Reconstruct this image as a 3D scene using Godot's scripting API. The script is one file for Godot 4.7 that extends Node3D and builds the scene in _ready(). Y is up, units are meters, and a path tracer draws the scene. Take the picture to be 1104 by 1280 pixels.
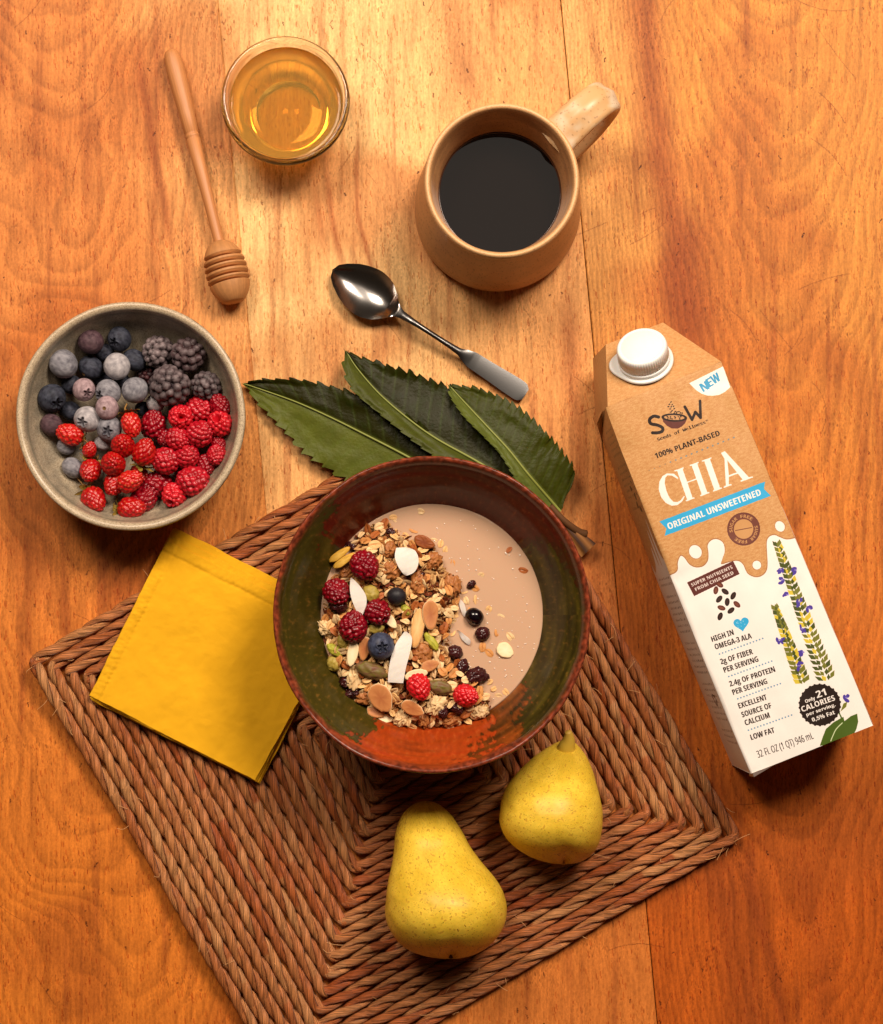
extends Node3D
# Breakfast still life seen from straight above. Units are metres; table top at y = 0.
const CAM := 1.15          # camera height
const FOC := 2415.0        # focal length in photo pixels
const NX := 540.0          # photo pixel straight below the camera
const NY := 780.0

var rng := RandomNumberGenerator.new()
var used := {}
var noise := FastNoiseLite.new()

func at(px: float, py: float, h := 0.0) -> Vector3:
	var k := (CAM - h) / FOC
	return Vector3((px - NX) * k, h, (py - NY) * k)

func sc(h := 0.0) -> float:
	return (CAM - h) / FOC

func rnd(a: float, b: float) -> float:
	return rng.randf_range(a, b)

func lin(r: float, g: float, b: float) -> Color:          # sRGB 0..255 to linear
	return Color(r / 255.0, g / 255.0, b / 255.0).srgb_to_linear()

func srgb(r: float, g: float, b: float, a := 1.0) -> Color:
	return Color(r / 255.0, g / 255.0, b / 255.0, a)

# ------------------------------------------------------------------ scene tree helpers
func numbered(called: String) -> String:
	if not used.has(called):
		used[called] = 0
		return called
	used[called] += 1
	return "%s_%03d" % [called, used[called]]

func tag(o: Node, label: String, category: String, group := "") -> void:
	o.set_meta("label", label)
	o.set_meta("category", category)
	if group != "":
		o.set_meta("group", group)

func thing(called: String, label: String, category: String, where := Vector3.ZERO, group := "") -> Node3D:
	var o := Node3D.new()
	o.name = numbered(called)
	add_child(o, true)
	o.position = where
	tag(o, label, category, group)
	return o

func put(called: String, mesh: Mesh, m: Material, parent: Node = null) -> MeshInstance3D:
	var o := MeshInstance3D.new()
	o.mesh = mesh
	o.material_override = m
	if parent == null:
		o.name = numbered(called)
		add_child(o, true)
	else:
		var n := 0
		for c in parent.get_children():
			if String(c.name) == called or String(c.name).begins_with(called + "_0") or String(c.name).begins_with(called + "_1"):
				n += 1
		o.name = called if n == 0 else "%s_%03d" % [called, n]
		parent.add_child(o, true)
	return o

# ------------------------------------------------------------------ geometry helpers
class Geo:
	var st := SurfaceTool.new()
	var n := 0
	var grp := 0
	func _init() -> void:
		st.begin(Mesh.PRIMITIVE_TRIANGLES)
	# points at index i * (nv + 1) + j; the face looks along dv x du
	func grid(nu: int, nv: int, pts: PackedVector3Array, uvs := PackedVector2Array(), cols := PackedColorArray(), flip := false) -> void:
		grp += 1
		for k in pts.size():
			st.set_smooth_group(grp)
			st.set_color(cols[k] if cols.size() else Color.WHITE)
			st.set_uv(uvs[k] if uvs.size() else Vector2(float(k / (nv + 1)) / nu, float(k % (nv + 1)) / nv))
			st.add_vertex(pts[k])
		for i in nu:
			for j in nv:
				var a := n + i * (nv + 1) + j
				var b := a + nv + 1
				if flip:
					for q in [a, a + 1, b, b, a + 1, b + 1]:
						st.add_index(q)
				else:
					for q in [a, b, a + 1, b, b + 1, a + 1]:
						st.add_index(q)
		n += pts.size()
	func poly(pts: PackedVector3Array, uvs := PackedVector2Array(), col := Color.WHITE) -> void:   # convex, flat; clockwise seen from the front
		grp += 1
		for k in pts.size():
			st.set_smooth_group(grp)
			st.set_color(col)
			st.set_uv(uvs[k] if uvs.size() else Vector2.ZERO)
			st.add_vertex(pts[k])
		for k in pts.size() - 2:
			st.add_index(n)
			st.add_index(n + k + 1)
			st.add_index(n + k + 2)
		n += pts.size()
	func done() -> ArrayMesh:
		st.generate_normals()
		return st.commit()

func lathe_into(g: Geo, prof: PackedVector2Array, seg := 64, col := PackedColorArray()) -> void:
	var pts := PackedVector3Array()
	var uvs := PackedVector2Array()
	var cols := PackedColorArray()
	var nv := prof.size() - 1
	for i in seg + 1:
		var a := TAU * (i % seg) / seg
		for j in nv + 1:
			pts.append(Vector3(prof[j].x * cos(a), prof[j].y, prof[j].x * sin(a)))
			uvs.append(Vector2(float(i) / seg, float(j) / nv))
			if col.size():
				cols.append(col[j])
	g.grid(seg, nv, pts, uvs, cols)

func lathe(prof: PackedVector2Array, seg := 64) -> ArrayMesh:
	var g := Geo.new()
	lathe_into(g, prof, seg)
	return g.done()

# smooth curve through control points (Catmull-Rom), k steps per span
func smooth2(ctrl: Array, k: int) -> PackedVector2Array:
	var out := PackedVector2Array()
	for i in ctrl.size() - 1:
		var p0: Vector2 = ctrl[max(i - 1, 0)]
		var p1: Vector2 = ctrl[i]
		var p2: Vector2 = ctrl[i + 1]
		var p3: Vector2 = ctrl[min(i + 2, ctrl.size() - 1)]
		for q in k:
			out.append(p1.cubic_interpolate(p2, p0, p3, float(q) / k))
	out.append(ctrl[-1])
	return out

func smooth3(ctrl: Array, k: int) -> PackedVector3Array:
	var out := PackedVector3Array()
	for i in ctrl.size() - 1:
		var p0: Vector3 = ctrl[max(i - 1, 0)]
		var p1: Vector3 = ctrl[i]
		var p2: Vector3 = ctrl[i + 1]
		var p3: Vector3 = ctrl[min(i + 2, ctrl.size() - 1)]
		for q in k:
			out.append(p1.cubic_interpolate(p2, p0, p3, float(q) / k))
	out.append(ctrl[-1])
	return out

# value at x of a table of (x, y) pairs, smoothly interpolated
func curve(tab: Array, x: float) -> float:
	for i in tab.size() - 1:
		if x <= tab[i + 1].x:
			var t: float = clampf((x - tab[i].x) / (tab[i + 1].x - tab[i].x), 0, 1)
			return cubic_interpolate(tab[i].y, tab[i + 1].y, tab[max(i - 1, 0)].y, tab[min(i + 2, tab.size() - 1)].y, t)
	return tab[-1].y

func tube_into(g: Geo, path: PackedVector3Array, radii: PackedFloat32Array, seg := 8, col := Color.WHITE, cols := PackedColorArray()) -> void:
	var pts := PackedVector3Array()
	var uvs := PackedVector2Array()
	var cc := PackedColorArray()
	var nrm := Vector3.UP
	var t0 := (path[1] - path[0]).normalized()
	if absf(t0.dot(nrm)) > 0.9:
		nrm = Vector3.RIGHT
	nrm = (nrm - t0 * nrm.dot(t0)).normalized()
	var run := 0.0
	for i in path.size():
		var t := (path[min(i + 1, path.size() - 1)] - path[max(i - 1, 0)]).normalized()
		nrm = (nrm - t * nrm.dot(t)).normalized()
		var b := t.cross(nrm)
		if i:
			run += path[i].distance_to(path[i - 1])
		for j in seg + 1:
			var a := TAU * (j % seg) / seg
			pts.append(path[i] + (nrm * cos(a) + b * sin(a)) * radii[i])
			uvs.append(Vector2(run, float(j) / seg))
			cc.append(cols[i] if cols.size() else col)
	g.grid(path.size() - 1, seg, pts, uvs, cc)

func tube(path: PackedVector3Array, radii: PackedFloat32Array, seg := 8, col := Color.WHITE) -> ArrayMesh:
	var g := Geo.new()
	tube_into(g, path, radii, seg, col)
	return g.done()

# ------------------------------------------------------------------ materials
func mat(c: Color, rough := 0.5, metal := 0.0) -> StandardMaterial3D:
	var m := StandardMaterial3D.new()
	m.albedo_color = c
	m.roughness = rough
	m.metallic = metal
	return m

func vmat(rough := 0.5, spec := 0.5) -> StandardMaterial3D:
	var m := StandardMaterial3D.new()
	m.vertex_color_use_as_albedo = true
	m.roughness = rough
	m.metallic_specular = spec
	return m

func noise_tex(freq: float, size := 256, sd := 1, oct := 4, kind := FastNoiseLite.TYPE_SIMPLEX_SMOOTH) -> NoiseTexture2D:
	var nz := FastNoiseLite.new()
	nz.noise_type = kind
	nz.frequency = freq
	nz.seed = sd
	nz.fractal_octaves = oct
	var t := NoiseTexture2D.new()
	t.width = size
	t.height = size
	t.seamless = true
	t.noise = nz
	return t

func bumpy(m: StandardMaterial3D, tex: Texture2D, scale_cm: float, triplanar := 0.0) -> StandardMaterial3D:
	m.heightmap_enabled = true
	m.heightmap_texture = tex
	m.heightmap_scale = scale_cm
	if triplanar > 0.0:
		m.uv1_triplanar = true
		m.uv1_scale = Vector3.ONE * triplanar
	return m

func noise_bytes(w: int, h: int, freq: float, sd: int, oct := 3, to_w := 0, to_h := 0) -> PackedByteArray:
	var nz := FastNoiseLite.new()
	nz.noise_type = FastNoiseLite.TYPE_SIMPLEX_SMOOTH
	nz.frequency = freq
	nz.seed = sd
	nz.fractal_octaves = oct
	var im := nz.get_image(w, h)
	if to_w:
		im.resize(to_w, to_h, Image.INTERPOLATE_CUBIC)
	im.convert(Image.FORMAT_L8)
	return im.get_data()

func tex_of(im: Image) -> ImageTexture:
	return ImageTexture.create_from_image(im)

# ------------------------------------------------------------------ flat print: polygons and lettering drawn into an Image
class Print:
	var im: Image
	var k: float                       # pixels per millimetre
	func _init(w_mm: float, h_mm: float, px_per_mm: float, c: Color) -> void:
		k = px_per_mm
		im = Image.create(int(w_mm * k), int(h_mm * k), false, Image.FORMAT_RGB8)
		im.fill(c)
	func poly(pts: PackedVector2Array, c: Color) -> void:
		var lo := 1e9
		var hi := -1e9
		for p in pts:
			lo = minf(lo, p.y)
			hi = maxf(hi, p.y)
		for y in range(maxi(0, int(lo * k)), mini(im.get_height(), int(hi * k) + 1)):
			var yy := (y + 0.5) / k
			var xs := PackedFloat32Array()
			for i in pts.size():
				var a := pts[i]
				var b := pts[(i + 1) % pts.size()]
				if (a.y <= yy) != (b.y <= yy):
					xs.append(a.x + (b.x - a.x) * (yy - a.y) / (b.y - a.y))
			xs.sort()
			for q in range(0, xs.size() - 1, 2):
				var x0 := int(ceil(xs[q] * k - 0.5))
				var x1 := int(ceil(xs[q + 1] * k - 0.5))
				if x1 > x0:
					im.fill_rect(Rect2i(x0, y, x1 - x0, 1).intersection(Rect2i(0, 0, im.get_width(), im.get_height())), c)
	func oval(c0: Vector2, rx: float, ry: float, ang: float, c: Color) -> void:
		var pts := PackedVector2Array()
		for i in 28:
			var a := TAU * i / 28
			pts.append(c0 + Vector2(cos(a) * rx, sin(a) * ry).rotated(ang))
		poly(pts, c)
	func stroke(line: PackedVector2Array, w: float, c: Color) -> void:
		for i in line.size() - 1:
			var d := (line[i + 1] - line[i]).normalized().orthogonal() * w * 0.5
			poly(PackedVector2Array([line[i] + d, line[i + 1] + d, line[i + 1] - d, line[i] - d]), c)
		for p in line:
			oval(p, w * 0.5, w * 0.5, 0, c)
	# letters from the baseline point a to b, capitals cap mm high
	func text(s: String, font: Font, a: Vector2, b: Vector2, cap: float, c: Color, bow := 0.0) -> void:
		var ref := TextMesh.new()
		ref.font = font
		ref.font_size = 64
		ref.depth = 0.0
		ref.text = "H"
		var hh: Rect2 = span(ref)
		var tm := TextMesh.new()
		tm.font = font
		tm.font_size = 64
		tm.depth = 0.0
		tm.text = s
		var r: Rect2 = span(tm)
		var arr := tm.surface_get_arrays(0)
		var v: PackedVector3Array = arr[Mesh.ARRAY_VERTEX]
		var ix: PackedInt32Array = arr[Mesh.ARRAY_INDEX] if arr[Mesh.ARRAY_INDEX] != null else PackedInt32Array(range(v.size()))
		var along := (b - a).normalized()
		var upd := Vector2(along.y, -along.x)
		var sx := a.distance_to(b) / r.size.x
		var sy := cap / hh.size.y
		var pt := PackedVector2Array()
		for p in v:
			pt.append(a + along * (p.x - r.position.x) * sx + upd * (p.y - hh.position.y) * sy)
		for off in ([0.0] if bow == 0.0 else [-bow, 0.0, bow]):
			var sh: Vector2 = along * off
			for q in range(0, ix.size(), 3):
				poly(PackedVector2Array([pt[ix[q]] + sh, pt[ix[q + 1]] + sh, pt[ix[q + 2]] + sh]), c)
	func span(tm: TextMesh) -> Rect2:
		var v: PackedVector3Array = tm.surface_get_arrays(0)[Mesh.ARRAY_VERTEX]
		var r := Rect2(v[0].x, v[0].y, 0, 0)
		for p in v:
			r = r.expand(Vector2(p.x, p.y))
		return r

func font_of(family: String, weight := 400) -> SystemFont:
	var f := SystemFont.new()
	f.font_names = PackedStringArray([family])
	f.font_weight = weight
	return f

# ------------------------------------------------------------------ the scene
func _ready() -> void:
	rng.seed = 7
	noise.seed = 3
	noise.frequency = 1.0
	# camera: looks straight down, the picture shifted off the axis as the photograph is
	var cam := Camera3D.new()
	cam.name = "camera"
	add_child(cam)
	cam.transform = Transform3D(Basis(Vector3(1, 0, 0), Vector3(0, 0, -1), Vector3(0, 1, 0)), Vector3(0, CAM, 0))
	cam.projection = Camera3D.PROJECTION_FRUSTUM
	cam.near = 0.05
	cam.far = 20.0
	cam.size = 1280.0 / FOC * cam.near
	cam.frustum_offset = Vector2((552.0 - NX) / FOC, (NY - 640.0) / FOC) * cam.near
	# a dim warm studio
	var we := WorldEnvironment.new()
	we.name = "studio_environment"
	var e := Environment.new()
	e.background_mode = Environment.BG_COLOR
	e.background_color = srgb(255, 214, 176)
	e.background_energy_multiplier = 0.025
	e.tonemap_mode = Environment.TONE_MAPPER_LINEAR
	e.tonemap_exposure = 1.05
	e.sdfgi_enabled = true
	e.ssao_enabled = true
	e.ssil_enabled = true
	we.environment = e
	add_child(we)
	# key softbox above the far right corner, wide scrim above the far edge
	area_lamp("key_softbox", Vector3(0.48, 1.24, -0.80), Vector3(0.0, 0, -0.05), Vector2(0.44, 0.44), 2.35, srgb(255, 236, 216))
	area_lamp("side_softbox", Vector3(-0.46, 1.22, -0.82), Vector3(0.0, 0, -0.05), Vector2(0.44, 0.44), 1.35, srgb(255, 236, 216))
	area_lamp("overhead_scrim", Vector3(-0.1, 1.5, -0.85), Vector3(0, 0, -0.15), Vector2(1.2, 1.0), 0.2, srgb(255, 238, 222))
	build_table()
	build_mat()
	build_napkin()
	build_carton()
	build_leaves()
	build_cereal_bowl()
	build_granola()
	build_berry_bowl()
	build_mug()
	build_honey()
	build_dipper()
	build_spoon()
	build_pears()

func area_lamp(called: String, from: Vector3, to: Vector3, size: Vector2, energy: float, c: Color) -> void:
	var l := AreaLight3D.new()
	l.name = called
	add_child(l)
	l.look_at_from_position(from, to, Vector3.FORWARD)
	l.area_size = size
	l.area_normalize_energy = true
	l.light_energy = energy
	l.light_color = c
	l.area_range = 6.0
	l.shadow_enabled = true

# ------------------------------------------------------------------ table
const TW := 1400
const TH := 1600

func build_table() -> void:
	var low := noise_bytes(TW / 4, TH / 4, 0.011, 5, 3, TW, TH)          # slow wander of the figure
	var streak := noise_bytes(TW, TH / 20, 0.035, 11, 3, TW, TH)         # broad streaks along the grain
	var fine := noise_bytes(TW, TH / 14, 0.22, 21, 2, TW, TH)            # fibre
	var mott := noise_bytes(TW / 2, TH / 2, 0.03, 31, 4, TW, TH)
	var speck := noise_bytes(TW, TH / 3, 0.30, 41, 2, TW, TH)
	var buf := PackedByteArray()
	buf.resize(TW * TH * 3)
	var hgt := PackedByteArray()
	hgt.resize(TW * TH)
	var ca := PackedVector3Array([Vector3(203, 124, 62), Vector3(224, 178, 117), Vector3(202, 130, 58)])
	var stains := [[184, 70, 300, 7.0, 0.5], [418, 215, 330, 4.0, 0.5], [448, 160, 360, 3.0, 0.45], [404, 240, 300, 5.0, 0.4], [556, -20, 130, 22.0, 0.3], [735, 20, 190, 6.0, 0.3], [866, 270, 420, 30.0, 0.5], [944, 1060, 1330, 9.0, 0.55], [892, 980, 1330, 26.0, 0.35], [1010, 1080, 1300, 14.0, 0.3], [700, 380, 620, 14.0, 0.35], [30, 560, 760, 30.0, 0.25], [150, 700, 840, 18.0, 0.25]]
	for y in TH:
		var py := float(y - 160)
		for x in TW:
			var px := float(x - 148)
			var q := y * TW + x
			var ac := px - 0.0945 * py
			var w := (low[q] - 128) / 128.0
			var c: Vector3
			var t: float
			var amp := 0.115
			if ac < 272.0:
				var dx := px - 62.0 - 0.06 * py
				t = (py * 0.62 + dx * dx * 0.012 + w * 120.0) / 44.0
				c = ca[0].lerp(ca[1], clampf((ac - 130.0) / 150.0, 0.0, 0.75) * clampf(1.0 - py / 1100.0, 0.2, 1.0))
			elif ac < 701.0:
				t = (ac + w * 46.0 + py * 0.012) / 19.0
				amp = 0.05
				c = ca[1].lerp(ca[0], clampf((ac - 470.0) / 330.0, 0.0, 0.5))
			else:
				var dx2 := px - 965.0 - 0.03 * py
				t = (py * 0.8 + dx2 * dx2 * 0.021 + w * 70.0) / 52.0
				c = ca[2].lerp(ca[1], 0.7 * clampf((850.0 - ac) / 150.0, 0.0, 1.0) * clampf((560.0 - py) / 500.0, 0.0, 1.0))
				var sd := absf(px - (790.0 + 0.2 * py) + w * 22.0)
				if sd < 46.0 and py < 760.0:
					c = c.lerp(Vector3(132, 58, 24), 0.6 * exp(-sd * sd / 500.0) * clampf((760.0 - py) / 300.0, 0.0, 1.0))
			c = c.lerp(Vector3(209, 117, 40) if ac < 272.0 else (Vector3(196, 110, 46) if ac < 701.0 else Vector3(180, 84, 24)), clampf((py - 380.0) / 800.0, 0.0, 0.92))  # light falloff toward the near end is painted in, with a redder wood tone
			c = c.lerp(Vector3(158, 78, 30), clampf((w - 0.12) * 1.1, 0.0, 0.42))
			for z in stains:
				var sx: float = (px - z[0] - 0.11 * (py - z[1]) + w * 16.0) / z[3]
				if absf(sx) < 3.0 and py > z[1] - 30.0 and py < z[2] + 30.0:
					c = c.lerp(Vector3(128, 58, 26), z[4] * exp(-sx * sx) * clampf(minf(py - z[1] + 30.0, z[2] + 30.0 - py) / 60.0, 0.0, 1.0))
			var f := t - floorf(t)
			var ring := f * f * (3.0 - 2.0 * f) if f < 0.86 else (1.0 - f) / 0.14
			var s := streak[q] / 255.0
			var fi := fine[q] / 255.0
			var mo := mott[q] / 255.0
			var sp := speck[q] / 255.0
			var v := 1.05 + 0.12 * (s - 0.5) + 0.17 * (fi - 0.5) + 0.12 * (mo - 0.5) - amp * ring
			v += 0.38 * (sp - 0.5) * (0.35 + 0.9 * mo) + (((q * 7919) ^ (q >> 5) * 104729) % 97) / 97.0 * 0.07 - 0.035
			if sp > 0.62:
				v -= (sp - 0.62) * 3.4 * mo * mo
			if s < 0.34:
				c = c.lerp(Vector3(150, 74, 36), (0.34 - s) * 1.5)
			var red := clampf(v, 0.4, 1.25)
			var grn := clampf(v * 1.12 - 0.12, 0.3, 1.3)
			var blu := clampf(v * 1.25 - 0.25, 0.2, 1.35)
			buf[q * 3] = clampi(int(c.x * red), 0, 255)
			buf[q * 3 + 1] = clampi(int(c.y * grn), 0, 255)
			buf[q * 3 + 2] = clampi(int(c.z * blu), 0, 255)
			hgt[q] = clampi(int(150.0 + 70.0 * (fi - 0.5) - (60.0 if sp > 0.7 else 0.0) + 30.0 * (s - 0.5)), 0, 255)
	# short open pores along the grain
	for k in 17000:
		var x := rng.randi() % (TW - 4) + 1
		var y := rng.randi() % (TH - 14)
		var ln := 2 + rng.randi() % 8
		var keep := rnd(0.62, 0.88)
		for i in ln:
			var q := (y + i) * TW + x + int(i * 0.0945 + 0.5)
			buf[q * 3] = int(buf[q * 3] * (0.5 + 0.5 * keep))
			buf[q * 3 + 1] = int(buf[q * 3 + 1] * keep)
			buf[q * 3 + 2] = int(buf[q * 3 + 2] * keep * 0.85)
			hgt[q] = 90
	# nicks, worm holes and scratches worn into the wood
	var im := Image.create_from_data(TW, TH, false, Image.FORMAT_RGB8, buf)
	var hm := Image.create_from_data(TW, TH, false, Image.FORMAT_L8, hgt)
	for k in 900:
		var p := Vector2(rnd(4, TW - 8), rnd(4, TH - 12))
		var ln := int(rnd(1, 7))
		var lean := rnd(-0.7, 0.7)
		var dk := rnd(0.3, 0.85)
		for i in ln:
			var xx := int(p.x + lean * i)
			var yy := int(p.y + i)
			for o in (2 if rng.randf() < 0.35 else 1):
				var old := im.get_pixel(xx + o, yy)
				im.set_pixel(xx + o, yy, old.lerp(Color(0.2, 0.08, 0.03), dk))
				hm.set_pixel(xx + o, yy, Color(0.2, 0.2, 0.2))
	for k in 90:
		var p := Vector2(rnd(40, TW - 140), rnd(40, TH - 140))
		var a := rnd(0, TAU)
		var bend := rnd(-0.03, 0.03)
		for i in int(rnd(14, 85)):
			p += Vector2(cos(a), sin(a)) * 0.9
			a += bend * rnd(0.2, 1.0)
			if p.x > 2 and p.y > 2 and p.x < TW - 3 and p.y < TH - 3:
				var old := im.get_pixel(int(p.x), int(p.y))
				im.set_pixel(int(p.x), int(p.y), old.lerp(Color(0.33, 0.15, 0.06), rnd(0.15, 0.5)))
	var m := StandardMaterial3D.new()
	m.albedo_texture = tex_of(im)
	m.roughness = 0.5
	m.metallic_specular = 0.26
	bumpy(m, tex_of(hm), 0.018)
	var top := thing("wooden_table", "worn honey brown plank table top under the whole breakfast", "table")
	top.set_meta("kind", "structure")
	# planks run down the picture, leaning 5.4 degrees; edges at these photo columns (row 0)
	var edges := [-600.0, -160.0, 272.0, 701.0, 1135.0, 1570.0]
	var gap := [0.4, 0.25, 0.06, 0.6, 0.4, 0.4]
	for k in 5:
		var g := Geo.new()
		var x0: float = edges[k] + gap[k] * 1.0
		var x1: float = edges[k + 1] - gap[k + 1] * 1.0
		var ys := [-420.0, -160.0, 1440.0, 1900.0]      # the figure is mirrored past the ends of its picture
		var bev := 1.2
		var rows := [[x0, -0.03], [x0, -0.0004], [x0 + bev, 0.0], [x1 - bev, 0.0], [x1, -0.0004], [x1, -0.03]]
		for r in 5:
			var pts := PackedVector3Array()
			var uvs := PackedVector2Array()
			for j in 4:
				for i in 2:
					var rr: Array = rows[r + i]
					var yy: float = ys[j]
					var pxx: float = rr[0] + 0.0945 * yy
					var w3 := at(pxx, yy)
					w3.y = rr[1]
					pts.append(w3)
					var tv := (yy + 160.0) / TH
					uvs.append(Vector2((pxx + 148.0) / TW, -tv if tv < 0.0 else (2.0 - tv if tv > 1.0 else tv)))
			g.grid(3, 1, pts, uvs, PackedColorArray(), true)
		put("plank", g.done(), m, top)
	# dark support under the joints
	var sup := BoxMesh.new()
	sup.size = Vector3(1.0, 0.02, 1.05)
	var so := put("under_frame", sup, mat(srgb(60, 34, 18), 0.8), top)
	so.position = Vector3(0.0, -0.042, -0.02)

# ------------------------------------------------------------------ woven place mat
const MAT_C := Vector2(482, 936)        # centre, in photo pixels at table level
const MAT_PITCH := 0.00765

func mat_axes() -> Array:
	var e1 := Vector3(0.8575, 0, -0.5145)
	var e2 := Vector3(0.5145, 0, 0.8575)
	return [e1, e2]

func mat_lift(a: float, b: float) -> float:     # the mat does not lie quite flat: left corner and edge stand up a little
	var d := clampf((-a - 0.05) / 0.1, 0, 1)
	var d2 := clampf((b + 0.06) / -0.09, 0, 1)
	return 0.0055 * d * d * (0.6 + 0.4 * sin(b * 40.0)) + 0.002 * d2 * d2

func build_mat() -> void:
	var th := thing("woven_placemat", "square brown place mat woven from twisted water hyacinth rope", "place mat", at(MAT_C.x, MAT_C.y))
	var nz := FastNoiseLite.new()
	nz.seed = 12
	nz.frequency = 1.0
	# fibre streaks run along the strand
	var sim := Image.create(64, 256, false, Image.FORMAT_L8)
	var im2 := FastNoiseLite.new()
	im2.frequency = 0.09
	im2.seed = 4
	for y in 256:
		for x in 64:
			var v := 0.5 + 0.5 * im2.get_noise_2d(x * 0.14, y * 1.5)
			sim.set_pixel(x, y, Color(v, v, v))
	var m := vmat(0.5, 0.5)
	bumpy(m, tex_of(sim), 0.11)
	var detail := Image.create(64, 256, false, Image.FORMAT_RGB8)
	for y in 256:
		for x in 64:
			var v := clampf(0.80 + 0.6 * im2.get_noise_2d(x * 0.13 + 90, y * 1.8), 0.45, 1.0)
			detail.set_pixel(x, y, Color(v, v * 0.97, v * 0.93))
	m.albedo_texture = tex_of(detail)
	var ax := mat_axes()
	var half := 0.1552
	var courses := 20
	for k in courses:
		var d := half - (k + 0.5) * MAT_PITCH
		if d < 0.002:
			break
		for side in 4:
			var dirs := [[ax[0], ax[1]], [ax[1], -ax[0]], [-ax[0], -ax[1]], [-ax[1], ax[0]]]
			var t3: Vector3 = dirs[side][0]
			var o3: Vector3 = dirs[side][1]
			var g := Geo.new()
			var lam := 0.0385 * rnd(0.9, 1.12)
			var ph := rnd(0, TAU)
			var base := lin(240, 152, 86).lerp(lin(222, 122, 62), rng.randf() * 0.8)
			var L := d + MAT_PITCH * 0.32
			var steps := maxi(8, int(2.0 * L / 0.00175))
			for ply in 2:
				var pts := PackedVector3Array()
				var uvs := PackedVector2Array()
				var cols := PackedColorArray()
				var seg := 10
				for i in steps + 1:
					var s := -L + 2.0 * L * i / steps
					var an := ph + PI * ply - TAU * s / lam + 0.35 * nz.get_noise_2d(s * 40.0, k * 7 + side)
					# bend gently round the corner
					var edge := clampf((absf(s) - (d - 0.006)) / 0.008, 0, 1)
					var ctr := t3 * s + o3 * (d - edge * edge * 0.0022 + 0.0005 * nz.get_noise_2d(s * 25.0, k * 3.1 + side * 17.0))
					ctr.y = 0.0046 + mat_lift(ctr.dot(ax[0]), ctr.dot(ax[1])) + 0.0005 * nz.get_noise_2d(s * 30.0 + 50, k * 5.3 + side)
					var rad := o3 * cos(an) + Vector3.UP * sin(an)
					var tan_ := -o3 * sin(an) + Vector3.UP * cos(an)
					var fat := 1.0 + 0.16 * nz.get_noise_2d(s * 60.0, k * 11 + side * 3 + ply * 50)
					if i == 0 or i == steps:
						fat *= 0.35
					var cseg := int(floor((s / lam + ph / TAU) * 1.0 + 0.25 + ply * 0.5))
					var tone := 0.5 + 0.5 * nz.get_noise_2d(cseg * 7.7 + ply * 31.0, k * 13.0 + side * 29.0)
					var c := base.lerp(lin(255, 200, 138), clampf(tone * 1.3 - 0.45, 0, 1)).lerp(lin(180, 76, 30), clampf(0.9 - 1.6 * tone, 0, 1))
					for j in seg + 1:
						var b := TAU * (j % seg) / seg
						var cr := 0.0020 * fat * cos(b)
						var ct := 0.0030 * fat * sin(b)
						pts.append(ctr + rad * (0.00178 + cr) + tan_ * ct)
						uvs.append(Vector2(s / 0.03, float(j) / seg))
						cols.append(c)
				g.grid(steps, seg, pts, uvs, cols, true)
			put("rope", g.done(), m, th)
	# frayed ends sticking out of the ropes
	var fr := Geo.new()
	for k in 150:
		var a := rnd(-half, half)
		var b := (half - rnd(-0.0005, 0.004)) * (1.0 if rng.randf() < 0.5 else -1.0)
		if rng.randf() < 0.5:
			b = rnd(-half, half)
		var p0: Vector3 = ax[0] * a + ax[1] * b if rng.randf() < 0.5 else ax[0] * b + ax[1] * a
		p0.y = 0.0075 + mat_lift(p0.dot(ax[0]), p0.dot(ax[1]))
		if maxf(absf(p0.dot(ax[0])), absf(p0.dot(ax[1]))) > half - 0.002:
			p0.y -= 0.003
		var dv := Vector3(rnd(-1, 1), rnd(0.0, 0.25), rnd(-1, 1)).normalized()
		var L := rnd(0.003, 0.010)
		var path := smooth3([p0, p0 + dv * L * 0.5 + Vector3(rnd(-1, 1), rnd(0, 0.6), rnd(-1, 1)) * 0.001, p0 + dv * L + Vector3(rnd(-1, 1), -0.6, rnd(-1, 1)) * 0.0018], 3)
		var rr := PackedFloat32Array()
		for i in path.size(): rr.append(0.00014)
		tube_into(fr, path, rr, 4, lin(226, 170, 112))
	var fo := put("loose_fibre", fr.done(), vmat(0.6), th)
	fo.set_meta("kind", "stuff")

# ------------------------------------------------------------------ folded napkin
func napkin_h(px: float, py: float) -> float:
	# over the mat at 1 cm, sinking towards the table past the mat's upper left edge
	var past := ((825.0 - 0.602 * (px - 40.0)) - py) / 1.17
	var onmat := clampf(1.0 - past / 55.0, 0, 1)
	onmat = onmat * onmat * (3.0 - 2.0 * onmat)
	return 0.0045 + 0.0068 * onmat + 0.003 * clampf((260.0 - px) / 150.0, 0, 1) * onmat

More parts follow.
